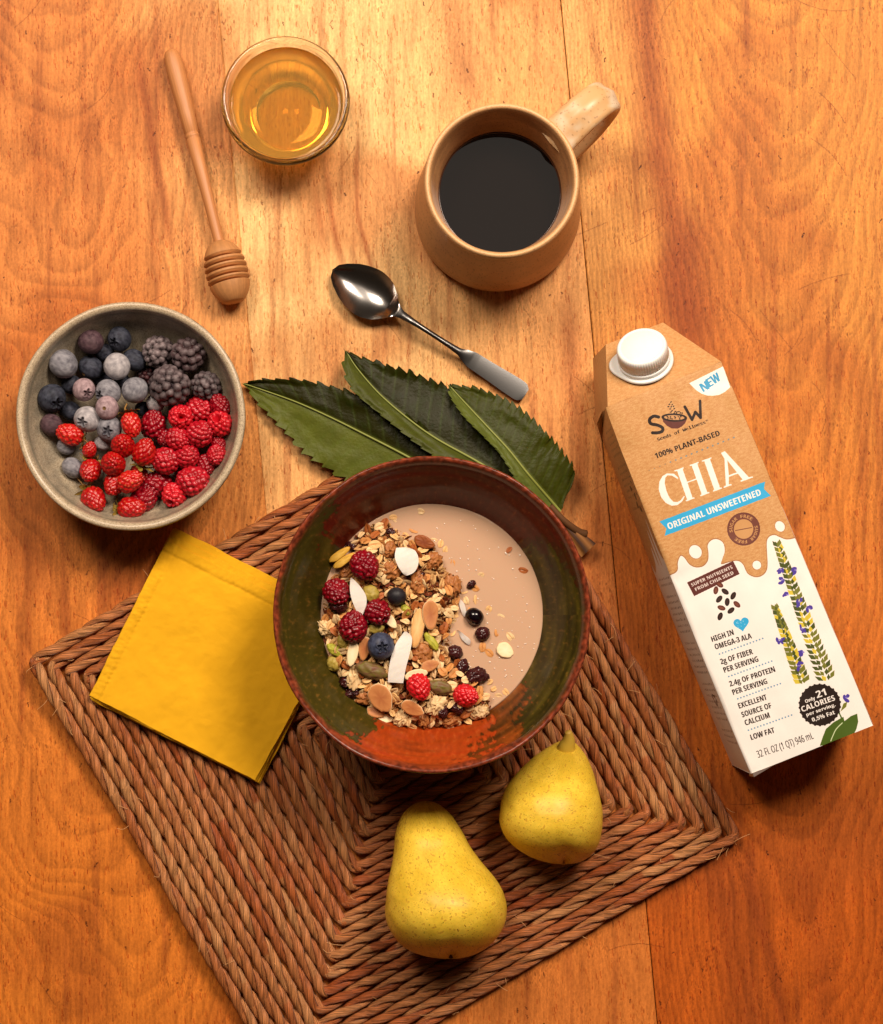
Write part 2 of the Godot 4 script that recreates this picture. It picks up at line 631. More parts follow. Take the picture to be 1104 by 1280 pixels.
func build_napkin() -> void:
	var th := thing("folded_napkin", "yellow cotton napkin folded square, tucked under the clay bowl", "napkin", at(265, 820, 0.011))
	var weave := Image.create(128, 128, false, Image.FORMAT_L8)
	for y in 128:
		for x in 128:
			var v := 0.5 + 0.25 * sin(x * TAU / 4.0) * (1.0 if (y / 2) % 2 == 0 else -1.0) + rnd(-0.18, 0.18)
			weave.set_pixel(x, y, Color(v, v, v))
	var m := mat(srgb(240, 178, 26), 0.78)
	m.metallic_specular = 0.3
	m.rim_enabled = true
	m.rim = 0.25
	m.rim_tint = 0.6
	bumpy(m, tex_of(weave), 0.03)
	m.uv1_scale = Vector3(7, 7, 1)
	var nz := FastNoiseLite.new()
	nz.frequency = 1.0
	nz.seed = 9
	var layers := [
		[Vector2(219, 660), Vector2(432, 768), Vector2(325, 979), Vector2(116, 876), 0.0],
		[Vector2(216, 661), Vector2(430, 767), Vector2(323, 978), Vector2(114, 874), 0.0011],
		[Vector2(213, 668), Vector2(426, 776), Vector2(321, 977), Vector2(113, 872), 0.0023],
		[Vector2(209, 676), Vector2(424, 783), Vector2(319, 975.5), Vector2(112, 869), 0.0034]]
	for li in 4:
		var l: Array = layers[li]
		var g := Geo.new()
		var n := 56 if li < 2 else 130
		var top := PackedVector3Array()
		for i in n + 1:
			for j in n + 1:
				var u := float(i) / n
				var v := float(j) / n
				var a: Vector2 = l[0]
				var b: Vector2 = l[1]
				var c: Vector2 = l[2]
				var d: Vector2 = l[3]
				var p := a.lerp(b, u).lerp(d.lerp(c, u), v)
				p += Vector2(nz.get_noise_2d(u * 5 + li, 3.0 + v * 5), nz.get_noise_2d(v * 5 + li, 9.0 + u * 3)) * 1.3
				var h: float = napkin_h(p.x, p.y) + l[4] * (1.0 - 0.25 * sin(PI * u) * sin(PI * v))
				h += 0.0011 * nz.get_noise_2d(u * 2.6 + li * 0.2, v * 2.6) + 0.0005 * nz.get_noise_2d(u * 6.0, v * 1.5 + 40.0)
				# hem along the left (u = 0) and far (v = 0) sides: raised band, puckered along its stitching
				var du := u * 237.0
				var dv := v * 237.0
				for dd in [du, dv]:
					var run: float = dv if dd == du else du
					if dd < 14.0:
						h += 0.0007
					h -= 0.0007 * exp(-pow(dd - 13.0 - 1.2 * nz.get_noise_2d(run * 0.05, 7.0), 2) / 5.0) * (0.55 + 0.25 * sin(run * 0.8 + 4.0 * nz.get_noise_2d(run * 0.06, 3.0)) + 0.35 * nz.get_noise_2d(run * 0.13, 31.0))
					h += 0.0006 * exp(-pow((dd - 6.0) / 5.0, 2)) * nz.get_noise_2d(run * 0.16, dd * 0.05 + 20.0)
				top.append(at(p.x, p.y, h) - th.position)
		g.grid(n, n, top, PackedVector2Array(), PackedColorArray(), true)
		# folded edge all round: a rounded skirt down to the layer below
		var ring := PackedVector3Array()
		for i in n: ring.append(top[i * (n + 1)])
		for j in n: ring.append(top[n * (n + 1) + j])
		for i in n: ring.append(top[(n - i) * (n + 1) + n])
		for j in n: ring.append(top[n - j])
		var mid := Vector3.ZERO
		for p in ring: mid += p / ring.size()
		var sk := PackedVector3Array()
		for q in ring.size() + 1:
			var p := ring[q % ring.size()]
			var o := (p - mid)
			o.y = 0
			o = o.normalized()
			for j in 4:
				var a2 := PI * j / 3.0
				sk.append(p + o * 0.0004 * sin(a2) + Vector3(0, -0.0005 * (1.0 - cos(a2)), 0))
		g.grid(ring.size(), 3, sk)
		put("folded_layer", g.done(), m, th)

# ------------------------------------------------------------------ milk carton
const CW := 0.0708
const CL := 0.2206
const CH := 0.070
var car_o: Vector3
var car_x: Vector3
var car_y: Vector3

func car(u: float, v: float, h: float) -> Vector3:
	return car_x * u + car_y * v + Vector3(0, h, 0)

func lb(px: float, py: float) -> Vector2:          # place on the front panel, in millimetres
	var w := at(px, py, CH) - car_o
	return Vector2(w.dot(car_x), w.dot(car_y)) * 1000.0

func z3(x: float, y: float) -> Vector2: return lb(800 + x / 6.095, 490 + y / 6.095)
func z4(x: float, y: float) -> Vector2: return lb(820 + x / 6.133, 640 + y / 6.133)
func z5(x: float, y: float) -> Vector2: return lb(800 + x / 3.632, 640 + y / 3.632)
func zc(x: float, y: float) -> Vector2: return lb(730 + x / 5.52, 395 + y / 5.52)

func pz(f: Callable, flat: Array) -> PackedVector2Array:
	var out := PackedVector2Array()
	for i in range(0, flat.size(), 2):
		out.append(f.call(flat[i], flat[i + 1]))
	return out

func round_line(pts: PackedVector2Array, k := 6) -> PackedVector2Array:
	var a := []
	for p in pts: a.append(p)
	return smooth2(a, k)

func kraft_fill(im: Image, rows: int) -> void:
	var n1 := FastNoiseLite.new()
	n1.frequency = 0.06
	n1.seed = 77
	var n2 := FastNoiseLite.new()
	n2.frequency = 0.4
	n2.seed = 78
	for y in rows:
		for x in im.get_width():
			var v := 1.0 + 0.07 * n1.get_noise_2d(x * 0.6, y * 1.6) + 0.09 * n2.get_noise_2d(x * 0.35, y)
			im.set_pixel(x, y, Color(0.765 * v, 0.565 * v * v, 0.355 * v * v * v))

func front_print() -> Image:
	var ink := srgb(38, 25, 20)
	var brown := srgb(96, 50, 44)
	var white := srgb(236, 229, 222)
	var blue := srgb(52, 165, 215)
	var p := Print.new(CW * 1000.0, CL * 1000.0, 7.0, white)
	kraft_fill(p.im, 900)
	var sb := font_of("Droid Sans", 700)
	var sr := font_of("Droid Sans", 400)
	var se := font_of("Droid Serif", 700)
	var mono := font_of("Droid Sans Mono", 400)
	# milk splash: everything below this line is white, with a thin darker rim
	var drip := round_line(pz(z4, [60, 490, 130, 478, 168, 445, 170, 385, 190, 338, 218, 350, 258, 402, 310, 425, 365, 414, 398, 372, 402, 315, 396, 255, 425, 217, 470, 210, 513, 238, 526, 300, 508, 360, 500, 400, 560, 385, 610, 375, 645, 383, 672, 412, 700, 470, 750, 498, 800, 495, 842, 462, 856, 400, 850, 240, 870, 190, 910, 177, 950, 193, 1000, 210, 1060, 204, 1120, 190]))
	var rim := PackedVector2Array()
	for q in drip: rim.append(q + Vector2(0, -0.25))
	p.stroke(rim, 0.7, srgb(163, 112, 70))
	var pool := drip.duplicate()
	pool.append(Vector2(90, 240))
	pool.append(Vector2(-20, 240))
	p.poly(pool, white)
	for q in [[303, 305, 3.4, 3.9], [773, 407, 2.4, 2.5], [952, 110, 2.6, 3.1]]:
		p.oval(z4(q[0], q[1]), q[2] + 0.3, q[3] + 0.3, -0.2, srgb(163, 112, 70))
		p.oval(z4(q[0], q[1]), q[2], q[3], -0.2, white)
	# logo: S, a bowl of seeds, W
	p.stroke(round_line(pz(z3, [143, 190, 105, 184, 75, 208, 84, 240, 135, 252, 172, 272, 170, 298, 135, 310, 97, 310])), 1.75, ink)
	p.poly(pz(z3, [166, 190, 358, 205, 345, 238, 318, 264, 288, 278, 243, 277, 208, 258, 180, 228]), brown)
	p.oval(z3(262, 194), 7.2, 2.35, 0.42, ink)
	p.oval(z3(262, 194), 5.7, 1.35, 0.42, srgb(190, 140, 92))
	for i in 16:
		p.oval(z3(rnd(205, 320), rnd(178, 206)), 0.5, 0.26, rnd(0, 3), ink)
	for q in [[238, 75], [226, 92], [247, 95], [218, 110], [240, 112], [258, 108], [232, 128], [262, 126], [246, 142], [236, 152], [270, 148], [284, 152], [298, 150], [310, 158], [322, 162], [262, 160], [278, 164]]:
		p.oval(z3(q[0], q[1]), 0.62, 0.32, rnd(-1.2, 0.4), ink)
	p.stroke(pz(z3, [342, 112, 397, 212, 422, 152, 462, 196, 458, 68]), 1.55, ink)
	p.text("Seeds of Wellness", mono, z3(137, 374), z3(500, 240), 1.75, ink, 0.12)
	p.text("®", sr, z3(502, 226), z3(522, 218), 1.0, ink)
	p.text("100% PLANT-BASED", sb, z3(124, 508), z3(612, 330), 3.05, ink, 0.05)
	for i in 17:
		var c := z3(72, 597).lerp(z3(716, 346), i / 16.0)
		p.oval(c, 0.62 if i > 5 else 0.5, 0.42 if i > 3 else 0.25, -0.3, srgb(116, 130, 134) if i > 3 else srgb(140, 120, 96))
	# CHIA in tall high contrast capitals; letters are laid out on a baseline from x = 0 to 100, 0 to 40 high
	var b0 := z3(195, 890)
	var b1 := z3(858, 652)
	var upn := (z3(263, 600) - z3(345, 838)) / 40.0
	var rt := (b1 - b0) / 100.0
	var lay := func(x: float, y: float) -> Vector2: return b0 + rt * x + upn * y
	var chia := [
		[24, 30, 21, 36.5, 14, 39.8, 8.5, 38.5, 3.5, 33.5, 0, 25, -0.2, 15, 2.5, 6.5, 7.5, 1, 13.5, -0.6, 19.5, 1.6, 24, 6.2, 23.2, 7.2, 18.5, 3.6, 14.5, 2.8, 10.5, 5, 8, 11, 7.4, 20, 8.2, 29.5, 10.8, 35.5, 14, 37.4, 18, 35.4, 23, 29],
		[22.4, 40, 33, 40, 33, 38.8, 31.5, 38.4, 31.5, 1.8, 33.4, 1.3, 33.4, 0, 23.4, 0, 23.4, 1.3, 25.2, 1.8, 25.2, 38.4, 22.4, 38.8],
		[31.2, 22, 42, 22, 42, 20.6, 31.2, 20.6],
		[40, 40, 50.2, 40, 50.2, 38.8, 48.4, 38.4, 48.4, 1.8, 50.4, 1.3, 50.4, 0, 40, 0, 40, 1.3, 42, 1.8, 42, 38.4, 40, 38.8],
		[54, 40, 65, 40, 65, 38.8, 63, 38.4, 63, 1.8, 65, 1.3, 65, 0, 54.6, 0, 54.6, 1.3, 56.4, 1.8, 56.4, 38.4, 54, 38.8],
		[76.4, 41, 81, 41.6, 96.4, 2, 100.5, 1.3, 100.5, 0, 86.4, 0, 86.4, 1.3, 89.2, 2, 86.4, 10.6, 76, 10.6, 73.2, 2, 76, 1.3, 76, 0, 66.8, 0, 66.8, 1.3, 69.8, 2, 78, 33],
	]
	for q in chia:
		p.poly(pz(lay, q), white)
	p.poly(pz(lay, [76.6, 12.4, 85.9, 12.4, 80.4, 30]), srgb(193, 143, 91))
	# blue ribbon
	p.poly(pz(z3, [150, 986, 955, 681, 947, 738, 1000, 790, 190, 1096, 203, 1040]), blue)
	p.text("ORIGINAL UNSWEETENED", sb, z3(222, 1048), z3(927, 783), 3.55, white, 0.06)
	# round stamp
	var sc0 := z3(790, 1044)
	p.oval(sc0, 9.3, 9.3, 0, brown)
	p.oval(sc0, 8.9, 8.9, 0, srgb(110, 62, 50))
	p.oval(sc0, 5.5, 5.5, 0, srgb(193, 143, 91))
	p.stroke(PackedVector2Array([sc0 + Vector2(-4.6, -0.9), sc0 + Vector2(4.6, 0.9)]), 0.4, brown)
	var ring_txt := "SUGAR FREE  SUGAR FREE  "
	for i in ring_txt.length():
		if ring_txt[i] == " ":
			continue
		var a := -PI * 0.5 - 1.35 + TAU * i / ring_txt.length()
		var dirv := Vector2(cos(a), sin(a))
		var tv := dirv.orthogonal() * -1.0
		if tv.dot(Vector2(-dirv.y, dirv.x)) < 0:
			tv = -tv
		var c0 := sc0 + dirv * 6.3
		p.text(ring_txt[i], sb, c0 - tv * 0.75, c0 + tv * 0.75, 1.75, srgb(193, 143, 91))
	# brown banner and seeds
	p.poly(pz(z4, [240, 540, 590, 375, 640, 475, 295, 645]), srgb(92, 46, 40))
	p.text("SUPER NUTRIENTS", sb, z4(278, 572), z4(588, 432), 1.85, srgb(226, 212, 204))
	p.text("FROM CHIA SEED", sb, z4(308, 606), z4(596, 476), 1.85, srgb(226, 212, 204))
	for q in [[460, 600, 0.2, 1], [530, 610, -0.9, 0], [592, 642, 0.5, 0], [485, 668, 0.7, 0], [546, 690, 0.1, 0], [620, 708, -0.8, 1], [502, 735, -1.2, 1], [575, 755, 0.9, 0], [492, 800, 0.4, 0], [488, 556, -0.9, 1]]:
		p.oval(z4(q[0], q[1]), 1.35, 2.3, q[2] + 0.34, ink if q[3] == 0 else srgb(88, 44, 34))
		p.oval(z4(q[0], q[1]), 0.7, 1.5, q[2] + 0.34, srgb(60, 38, 32) if q[3] == 0 else srgb(118, 66, 50))
	# heart
	var hp := PackedVector2Array()
	for i in 40:
		var t := TAU * i / 40
		hp.append(z4(655, 858) + Vector2(16.0 * pow(sin(t), 3), -(13.0 * cos(t) - 5.0 * cos(2 * t) - 2.0 * cos(3 * t) - cos(4 * t))).rotated(0.18) * 0.27)
	p.poly(hp, blue)
	for i in 16:
		var c := z4(655, 852) + Vector2(rnd(-2.8, 2.8), rnd(-2.2, 2.0))
		p.stroke(PackedVector2Array([c, c + Vector2(0.4, 0.2)]), 0.25, srgb(150, 205, 230))
	# facts
	var facts := [["HIGH IN", 330, 590, 428, 556], ["OMEGA-3 ALA", 345, 625, 509, 573], ["2g OF FIBER", 370, 692, 515, 644], ["PER SERVING", 385, 730, 540, 678], ["2.4g OF PROTEIN", 411, 793, 615, 724],
		["PER SERVING", 425, 831, 580, 779], ["EXCELLENT", 452, 893, 579, 851], ["SOURCE OF", 467, 933, 600, 889], ["CALCIUM", 482, 970, 592, 933], ["LOW FAT", 508, 1036, 614, 1001]]
	for f in facts:
		p.text(f[0], sb, z5(f[1], f[2]), z5(f[3], f[4]), 3.05, ink, 0.06)
	for d in [[362, 645, 557, 574], [404, 747, 598, 677], [445, 848, 637, 779], [494, 991, 689, 922]]:
		for i in 15:
			p.oval(z5(d[0], d[1]).lerp(z5(d[2], d[3]), i / 14.0), 0.47, 0.47, 0, srgb(110, 150, 178))
	p.text("32 FL OZ (1 QT) 946 mL", sr, z5(539, 1117), z5(791, 1029), 4.0, ink, 0.04)
	# two flowering spikes
	var olive := srgb(112, 112, 38)
	var dark := srgb(70, 78, 30)
	var yel := srgb(206, 184, 58)
	for sp in [[632, 150, 862, 780, 26, 3.2], [622, 440, 752, 790, 17, 2.6]]:
		for i in int(sp[4]):
			var t: float = float(i) / sp[4]
			var c := z5(lerpf(sp[0], sp[2], t) - 6.0, lerpf(sp[1], sp[3], t))
			var ax := (z5(sp[2], sp[3]) - z5(sp[0], sp[1])).normalized()
			var sd := Vector2(-ax.y, ax.x)
			var w: float = sp[5] * (0.55 + 1.05 * t)
			for col in [-1.0, -0.35, 0.35, 1.0]:
				var root: Vector2 = c + sd * col * w * 0.42 + ax * (1.6 - absf(col) * 0.9)
				var tip: Vector2 = root + sd * col * w * 0.75 - ax * rnd(3.2, 4.2)
				var mid: Vector2 = root.lerp(tip, 0.45)
				var o: Vector2 = (tip - root).orthogonal().normalized() * rnd(1.0, 1.45)
				var pick := rng.randf()
				p.poly(PackedVector2Array([root, mid + o, tip, mid - o]), yel if pick < 0.3 else (dark if pick < 0.62 else olive))
	for q in [[638, 263], [707, 265], [645, 310], [670, 378], [725, 410], [768, 440], [735, 532], [635, 582], [740, 638], [722, 700], [938, 845]]:
		var c := z5(q[0], q[1])
		for i in 4:
			p.oval(c + Vector2(rnd(-1.7, 1.7), rnd(-1.5, 1.5)), rnd(1.0, 1.7), rnd(0.6, 1.0), rnd(0, 3), srgb(74, 58, 150))
		p.oval(c + Vector2(0.2, -0.2), 0.8, 0.4, 0.5, srgb(130, 115, 195))
	# broad leaf at the foot, stalk and calories badge
	p.poly(pz(z5, [818, 1062, 832, 1020, 846, 985, 880, 955, 925, 930, 930, 950, 958, 928, 988, 916, 993, 952, 985, 985, 972, 1010, 900, 1050]), srgb(70, 92, 28))
	p.stroke(round_line(pz(z5, [868, 1040, 890, 990, 920, 958])), 0.5, srgb(205, 215, 170))
	p.stroke(pz(z5, [900, 900, 922, 948]), 0.8, srgb(70, 92, 28))
	p.poly(pz(z5, [912, 906, 925, 870, 942, 862, 938, 885]), olive)
	var cc := z5(817, 876)
	for i in 26:
		p.oval(cc + Vector2(11.3, 0).rotated(TAU * i / 26), 0.75, 0.75, 0, ink)
	p.oval(cc, 11.6, 11.6, 0, ink)
	p.text("Only", sb, z5(753, 868), z5(798, 851), 1.9, white, 0.03)
	p.text("21", sb, z5(806, 846), z5(849, 830), 3.9, white, 0.03)
	p.text("CALORIES", sb, z5(738, 908), z5(888, 854), 3.0, white, 0.03)
	p.text("per serving.", sb, z5(758, 928), z5(890, 881), 1.8, white, 0.03)
	p.text("0,5% Fat", sb, z5(785, 953), z5(887, 917), 2.2, white, 0.03)
	# sticker wrapped over the corner
	var stick := pz(zc, [728, 462, 962, 345, 1012, 488, 975, 522, 935, 543, 890, 550, 850, 548, 812, 535, 778, 512])
	p.poly(stick, white)
	p.text("N", sb, zc(826, 524), zc(868, 500), 5.0, srgb(58, 148, 190), 0.16)
	p.text("E", sb, zc(868, 492), zc(898, 475), 5.0, srgb(58, 148, 190), 0.16)
	p.text("W", sb, zc(900, 470), zc(950, 440), 5.0, srgb(58, 148, 190), 0.16)
	return p.im

func side_print() -> Image:
	var p := Print.new(CH * 1000.0, CL * 1000.0, 5.0, srgb(232, 224, 216))
	kraft_fill(p.im, 500)
	var white := srgb(232, 224, 216)
	p.poly(round_line(PackedVector2Array([Vector2(-5, 86), Vector2(8, 90), Vector2(14, 96), Vector2(22, 92), Vector2(30, 97), Vector2(44, 92), Vector2(50, 82), Vector2(53, 94), Vector2(57, 72), Vector2(60, 95), Vector2(63, 66), Vector2(66, 88), Vector2(76, 92)])) + PackedVector2Array([Vector2(76, 230), Vector2(-5, 230)]), white)
	var ink := srgb(58, 42, 34)
	# small print too fine to read: rows of word-long bars
	var y := 12.0
	while y < 205.0:
		if not (y > 62.0 and y < 99.0) and fmod(y, 27.0) > 3.5:
			var x := 34.0 + rnd(0, 3)
			while x < 65.0:
				var w := rnd(0.8, 3.2)
				var xx := x
				while xx < x + w:
					p.stroke(PackedVector2Array([Vector2(xx, y), Vector2(xx + rnd(-0.2, 0.3), y - rnd(0.5, 1.3))]), 0.32, ink)
					xx += rnd(0.5, 0.85)
				x += w + 1.9
		y += 3.6
	for q in [[56, 47], [60, 52], [57, 57], [62, 60]]:
		p.oval(Vector2(q[0], q[1]), 1.7, 2.4, rnd(0, 3), ink)
	# recycling arrows
	for i in 3:
		var a := TAU * i / 3.0
		var o := Vector2(56, 176)
		p.stroke(PackedVector2Array([o + Vector2(3.6, 0).rotated(a), o + Vector2(3.2, 0).rotated(a + 1.3)]), 1.3, srgb(24, 20, 18))
		p.poly(PackedVector2Array([o + Vector2(4.9, 0).rotated(a + 1.3), o + Vector2(1.6, 0).rotated(a + 1.3), o + Vector2(3.6, 0).rotated(a + 1.85)]), srgb(24, 20, 18))
	return p.im

func build_carton() -> void:
	car_o = at(757.5, 509, CH)
	car_y = (at(757.5 + 180.5, 509 + 455, CH) - car_o).normalized()
	car_x = Vector3(car_y.z, 0, -car_y.x)
	car_o.y = 0
	var th := thing("milk_carton", "tall brown and white chia drink carton with white screw cap lying on its back", "carton", car_o)
	var pb := noise_tex(0.02, 256, 8, 4)
	var front := StandardMaterial3D.new()
	front.albedo_texture = tex_of(front_print())
	front.texture_repeat = false
	front.roughness = 0.46
	front.metallic_specular = 0.32
	bumpy(front, pb, 0.02)
	var side := StandardMaterial3D.new()
	side.albedo_texture = tex_of(side_print())
	side.texture_repeat = false
	side.roughness = 0.4
	var kr := Image.create(256, 256, false, Image.FORMAT_RGB8)
	kraft_fill(kr, 256)
	var kraft := StandardMaterial3D.new()
	kraft.albedo_texture = tex_of(kr)
	kraft.roughness = 0.4
	bumpy(kraft, pb, 0.02)
	var white := mat(srgb(236, 229, 222), 0.38)
	var nz := FastNoiseLite.new()
	nz.frequency = 1.0
	nz.seed = 40
	var nu := 26
	var nv := 70
	# left front edge: a pressed-in facet near the top corner
	var facet := func(v: float) -> float: return 0.0011 + 0.0085 * clampf(1.0 - absf(v - 0.026) / 0.027, 0, 1)
	var belly := func(v: float) -> float: return pow(clampf(sin(PI * clampf(v / CL, 0, 1)), 0, 1), 0.7)
	var fp := PackedVector3Array()
	var fuv := PackedVector2Array()
	for i in nu + 1:
		for j in nv + 1:
			var v := CL * j / nv
			var c: float = facet.call(v)
			var u := lerpf(c, CW - 0.0012, float(i) / nu) + 0.0040 * (float(i) / nu) * v / CL
			var h: float = CH - 0.0012 + 0.0016 * sin(PI * u / CW) * belly.call(v) + 0.0008 * nz.get_noise_2d(u * 38.0, v * 22.0) + 0.00012 * nz.get_noise_2d(u * 260.0, v * 190.0)
			h -= 0.0009 * exp(-pow((v - 0.151 + u * 0.3) / 0.0016, 2)) * clampf(1.0 - absf(u - 0.058) / 0.012, 0, 1)
			h -= 0.0006 * exp(-pow((v - 0.012 - 0.004 * sin(u * 90.0)) / 0.0022, 2)) * clampf((u - 0.03) / 0.02, 0, 1)
			h -= 0.0012 * exp(-pow((v - 0.103 - u * 0.02) / 0.0015, 2)) * clampf(1.0 - u / 0.02, 0, 1)
			if i == 0 or i == nu: h -= 0.0002
			fp.append(car(u, v, h))
			fuv.append(Vector2(clampf(u / CW, 0.001, 0.999), v / CL))
	var g := Geo.new()
	g.grid(nu, nv, fp, fuv, PackedColorArray(), true)
	# soft strip that turns over the left edge, and the left side itself
	var sp := PackedVector3Array()
	var suv := PackedVector2Array()
	for i in 3:
		for j in nv + 1:
			var v := CL * j / nv
			var c: float = facet.call(v)
			var top := fp[j]
			var out := car(-0.0010 * belly.call(v), v, CH - maxf(0.0024, c * 0.4))
			var q := top.lerp(out, i / 2.0)
			if i == 1:
				q += (car(-0.0003, 0, 0.0003))
			sp.append(q)
			suv.append(Vector2(lerpf(fuv[j].x, 0.002, i / 2.0), v / CL))
	g.grid(2, nv, sp, suv, PackedColorArray(), false)
	put("front_panel", g.done(), front, th)
	for s in 2:
		var pts := PackedVector3Array()
		var uv := PackedVector2Array()
		for i in 13:
			for j in nv + 1:
				var v := CL * j / nv
				var c: float = facet.call(v)
				var hh := (CH - maxf(0.0024, c * 0.4)) if s == 0 else CH - 0.0014
				var t := i / 12.0
				var h := hh * t
				var b: float = 0.0010 + 0.0026 * sin(PI * t)
				b *= belly.call(v)
				var u := -b if s == 0 else CW + 0.0040 * v / CL + b * 0.1
				if t == 1.0:
					u = -0.0010 * belly.call(v) if s == 0 else CW - 0.0012 + 0.0040 * v / CL
				pts.append(car(u, v, h))
				uv.append(Vector2(t if s == 0 else 1.0 - t, v / CL))
		var gs := Geo.new()
		gs.grid(12, nv, pts, uv, PackedColorArray(), s == 1)
		put("side_panel", gs.done(), side, th)
	# bottom end with folded corner flaps, back
	var ge := Geo.new()
	var z := CL
	ge.poly(PackedVector3Array([car(0, z, 0), car(CW + 0.003, z, 0), car(CW + 0.0028, z, CH - 0.0014), car(0.0011, z, CH - 0.0014), car(-0.0002, z, CH - 0.003)]), PackedVector2Array(), Color.WHITE)
	ge.poly(PackedVector3Array([car(-0.0008, z - 0.0002, CH - 0.003), car(0.0009, z - 0.0002, CH - 0.0008), car(0.0012, z + 0.0026, CH - 0.004), car(-0.0002, z + 0.002, CH - 0.010)]))
	ge.poly(PackedVector3Array([car(0.0009, z - 0.0002, CH - 0.0008), car(0.016, z - 0.0002, CH - 0.0012), car(0.0012, z + 0.0026, CH - 0.004)]))
	put("bottom_panel", ge.done(), white, th)
	var gb := Geo.new()
	gb.poly(PackedVector3Array([car(0, 0, 0.0006), car(CW, 0, 0.0006), car(CW, CL, 0.0006), car(0, CL, 0.0006)]))
	put("back_panel", gb.done(), white, th)
	# sloping top
	var a0 := car(0.0012, 0, CH - 0.0013)
	var a1 := car(CW - 0.0012, 0, CH - 0.0013)
	var r0 := car(0.0165, -0.0353, 0.043)
	var r1 := car(0.0517, -0.0350, 0.043)
	var l0 := car(0.0097, -0.0330, 0.020)
	var l1 := car(0.0585, -0.0325, 0.020)
	var d0 := car(0, 0, 0.0006)
	var d1 := car(CW, 0, 0.0006)
	var ff := [[a0, a1, r1, r0], [d0, a0, r0, l0], [a1, d1, l1, r1], [r0, r1, l1, l0], [d1, d0, l0, l1]]
	for f in ff:
		var gg := Geo.new()
		var n := 8
		var pts := PackedVector3Array()
		var uv := PackedVector2Array()
		var mid: Vector3 = (f[0] + f[1] + f[2] + f[3]) * 0.25
		var nn: Vector3 = (f[2] - f[0]).cross(f[3] - f[1]).normalized()
		if nn.dot(mid - car(CW * 0.5, 0.0, CH * 0.5)) < 0: nn = -nn
		for i in n + 1:
			for j in n + 1:
				var u := float(i) / n
				var v := float(j) / n
				var q: Vector3 = f[0].lerp(f[1], u).lerp(f[3].lerp(f[2], u), v)
				q += nn * (0.0009 * sin(PI * u) * sin(PI * v) + 0.0005 * nz.get_noise_2d(u * 3.0, v * 3.0 + 5.0) * sin(PI * u) * sin(PI * v))
				pts.append(q)
				uv.append(Vector2(u * 1.9, v))
		gg.grid(n, n, pts, uv, PackedColorArray(), true)
		put("top_panel", gg.done(), kraft, th)
	# pressed ear below the left top corner
	var ear := Geo.new()
	ear.poly(PackedVector3Array([car(-0.0012, 0.0004, CH * 0.86), car(-0.0034, 0.004, CH * 0.42), car(-0.0012, 0.012, 0.004), car(-0.0012, -0.002, 0.002)]))
	put("folded_ear", ear.done(), kraft, th)
	# spout
	var nrm := (car(0, -0.027, 0.0353)).normalized()
	var bx := Basis(car_x, nrm, car_x.cross(nrm)).orthonormalized()
	var ctr := car(0.0311, -0.0158, 0.0583) + nrm * 0.0006
	var wm := mat(srgb(238, 236, 232), 0.32)
	wm.subsurf_scatter_enabled = true
	wm.subsurf_scatter_strength = 0.08
	var fl := Geo.new()
	var fpts := PackedVector3Array()
	for i in 61:
		var a := TAU * (i % 60) / 60.0
		var dirv := Vector2(cos(a), sin(a))
		var r := 0.0163 + 0.0040 * pow(clampf(dirv.dot(Vector2(-0.93, -0.36)), 0, 1), 8)
		for q in [[1.0, 0.0], [1.0, 0.0010], [0.97, 0.0014], [0.5, 0.0014]]:
			fpts.append(Vector3(dirv.x * r * q[0], q[1], dirv.y * r * q[0]))
	fl.grid(60, 3, fpts)
	var fo := put("spout_flange", fl.done(), wm, th)
	fo.transform = Transform3D(bx, ctr)
	var ring := lathe(PackedVector2Array([Vector2(0.0128, 0.0012), Vector2(0.0146, 0.0013), Vector2(0.0147, 0.0038), Vector2(0.0143, 0.0042), Vector2(0.0130, 0.0043)]), 60)
	var ro := put("tamper_ring", ring, wm, th)
	ro.transform = Transform3D(bx, ctr)
	var cg := Geo.new()
	var cp := PackedVector3Array()
	var N := 240
	var prof := [[0.0133, 0.0046, 0.0], [0.0144, 0.0048, 1.0], [0.0143, 0.0118, 1.0], [0.0139, 0.0132, 0.3], [0.0131, 0.0139, 0.0], [0.0122, 0.01395, 0.0], [0.0118, 0.0137, 0.0], [0.0114, 0.01395, 0.0], [0.0, 0.01405, 0.0]]
	for i in N + 1:
		var a := TAU * (i % N) / N
		for q in prof:
			var r: float = q[0] - q[2] * 0.0004 * (0.5 + 0.5 * cos((i % N) * TAU / 4.0))
			cp.append(Vector3(r * cos(a), q[1], r * sin(a)))
	cg.grid(N, prof.size() - 1, cp)
	var co := put("screw_cap", cg.done(), wm, th)
	co.transform = Transform3D(bx, ctr)

# ------------------------------------------------------------------ leaf sprig
func z8(x: float, y: float) -> Vector2: return Vector2(290 + x / 2.4, 310 + y / 2.4)

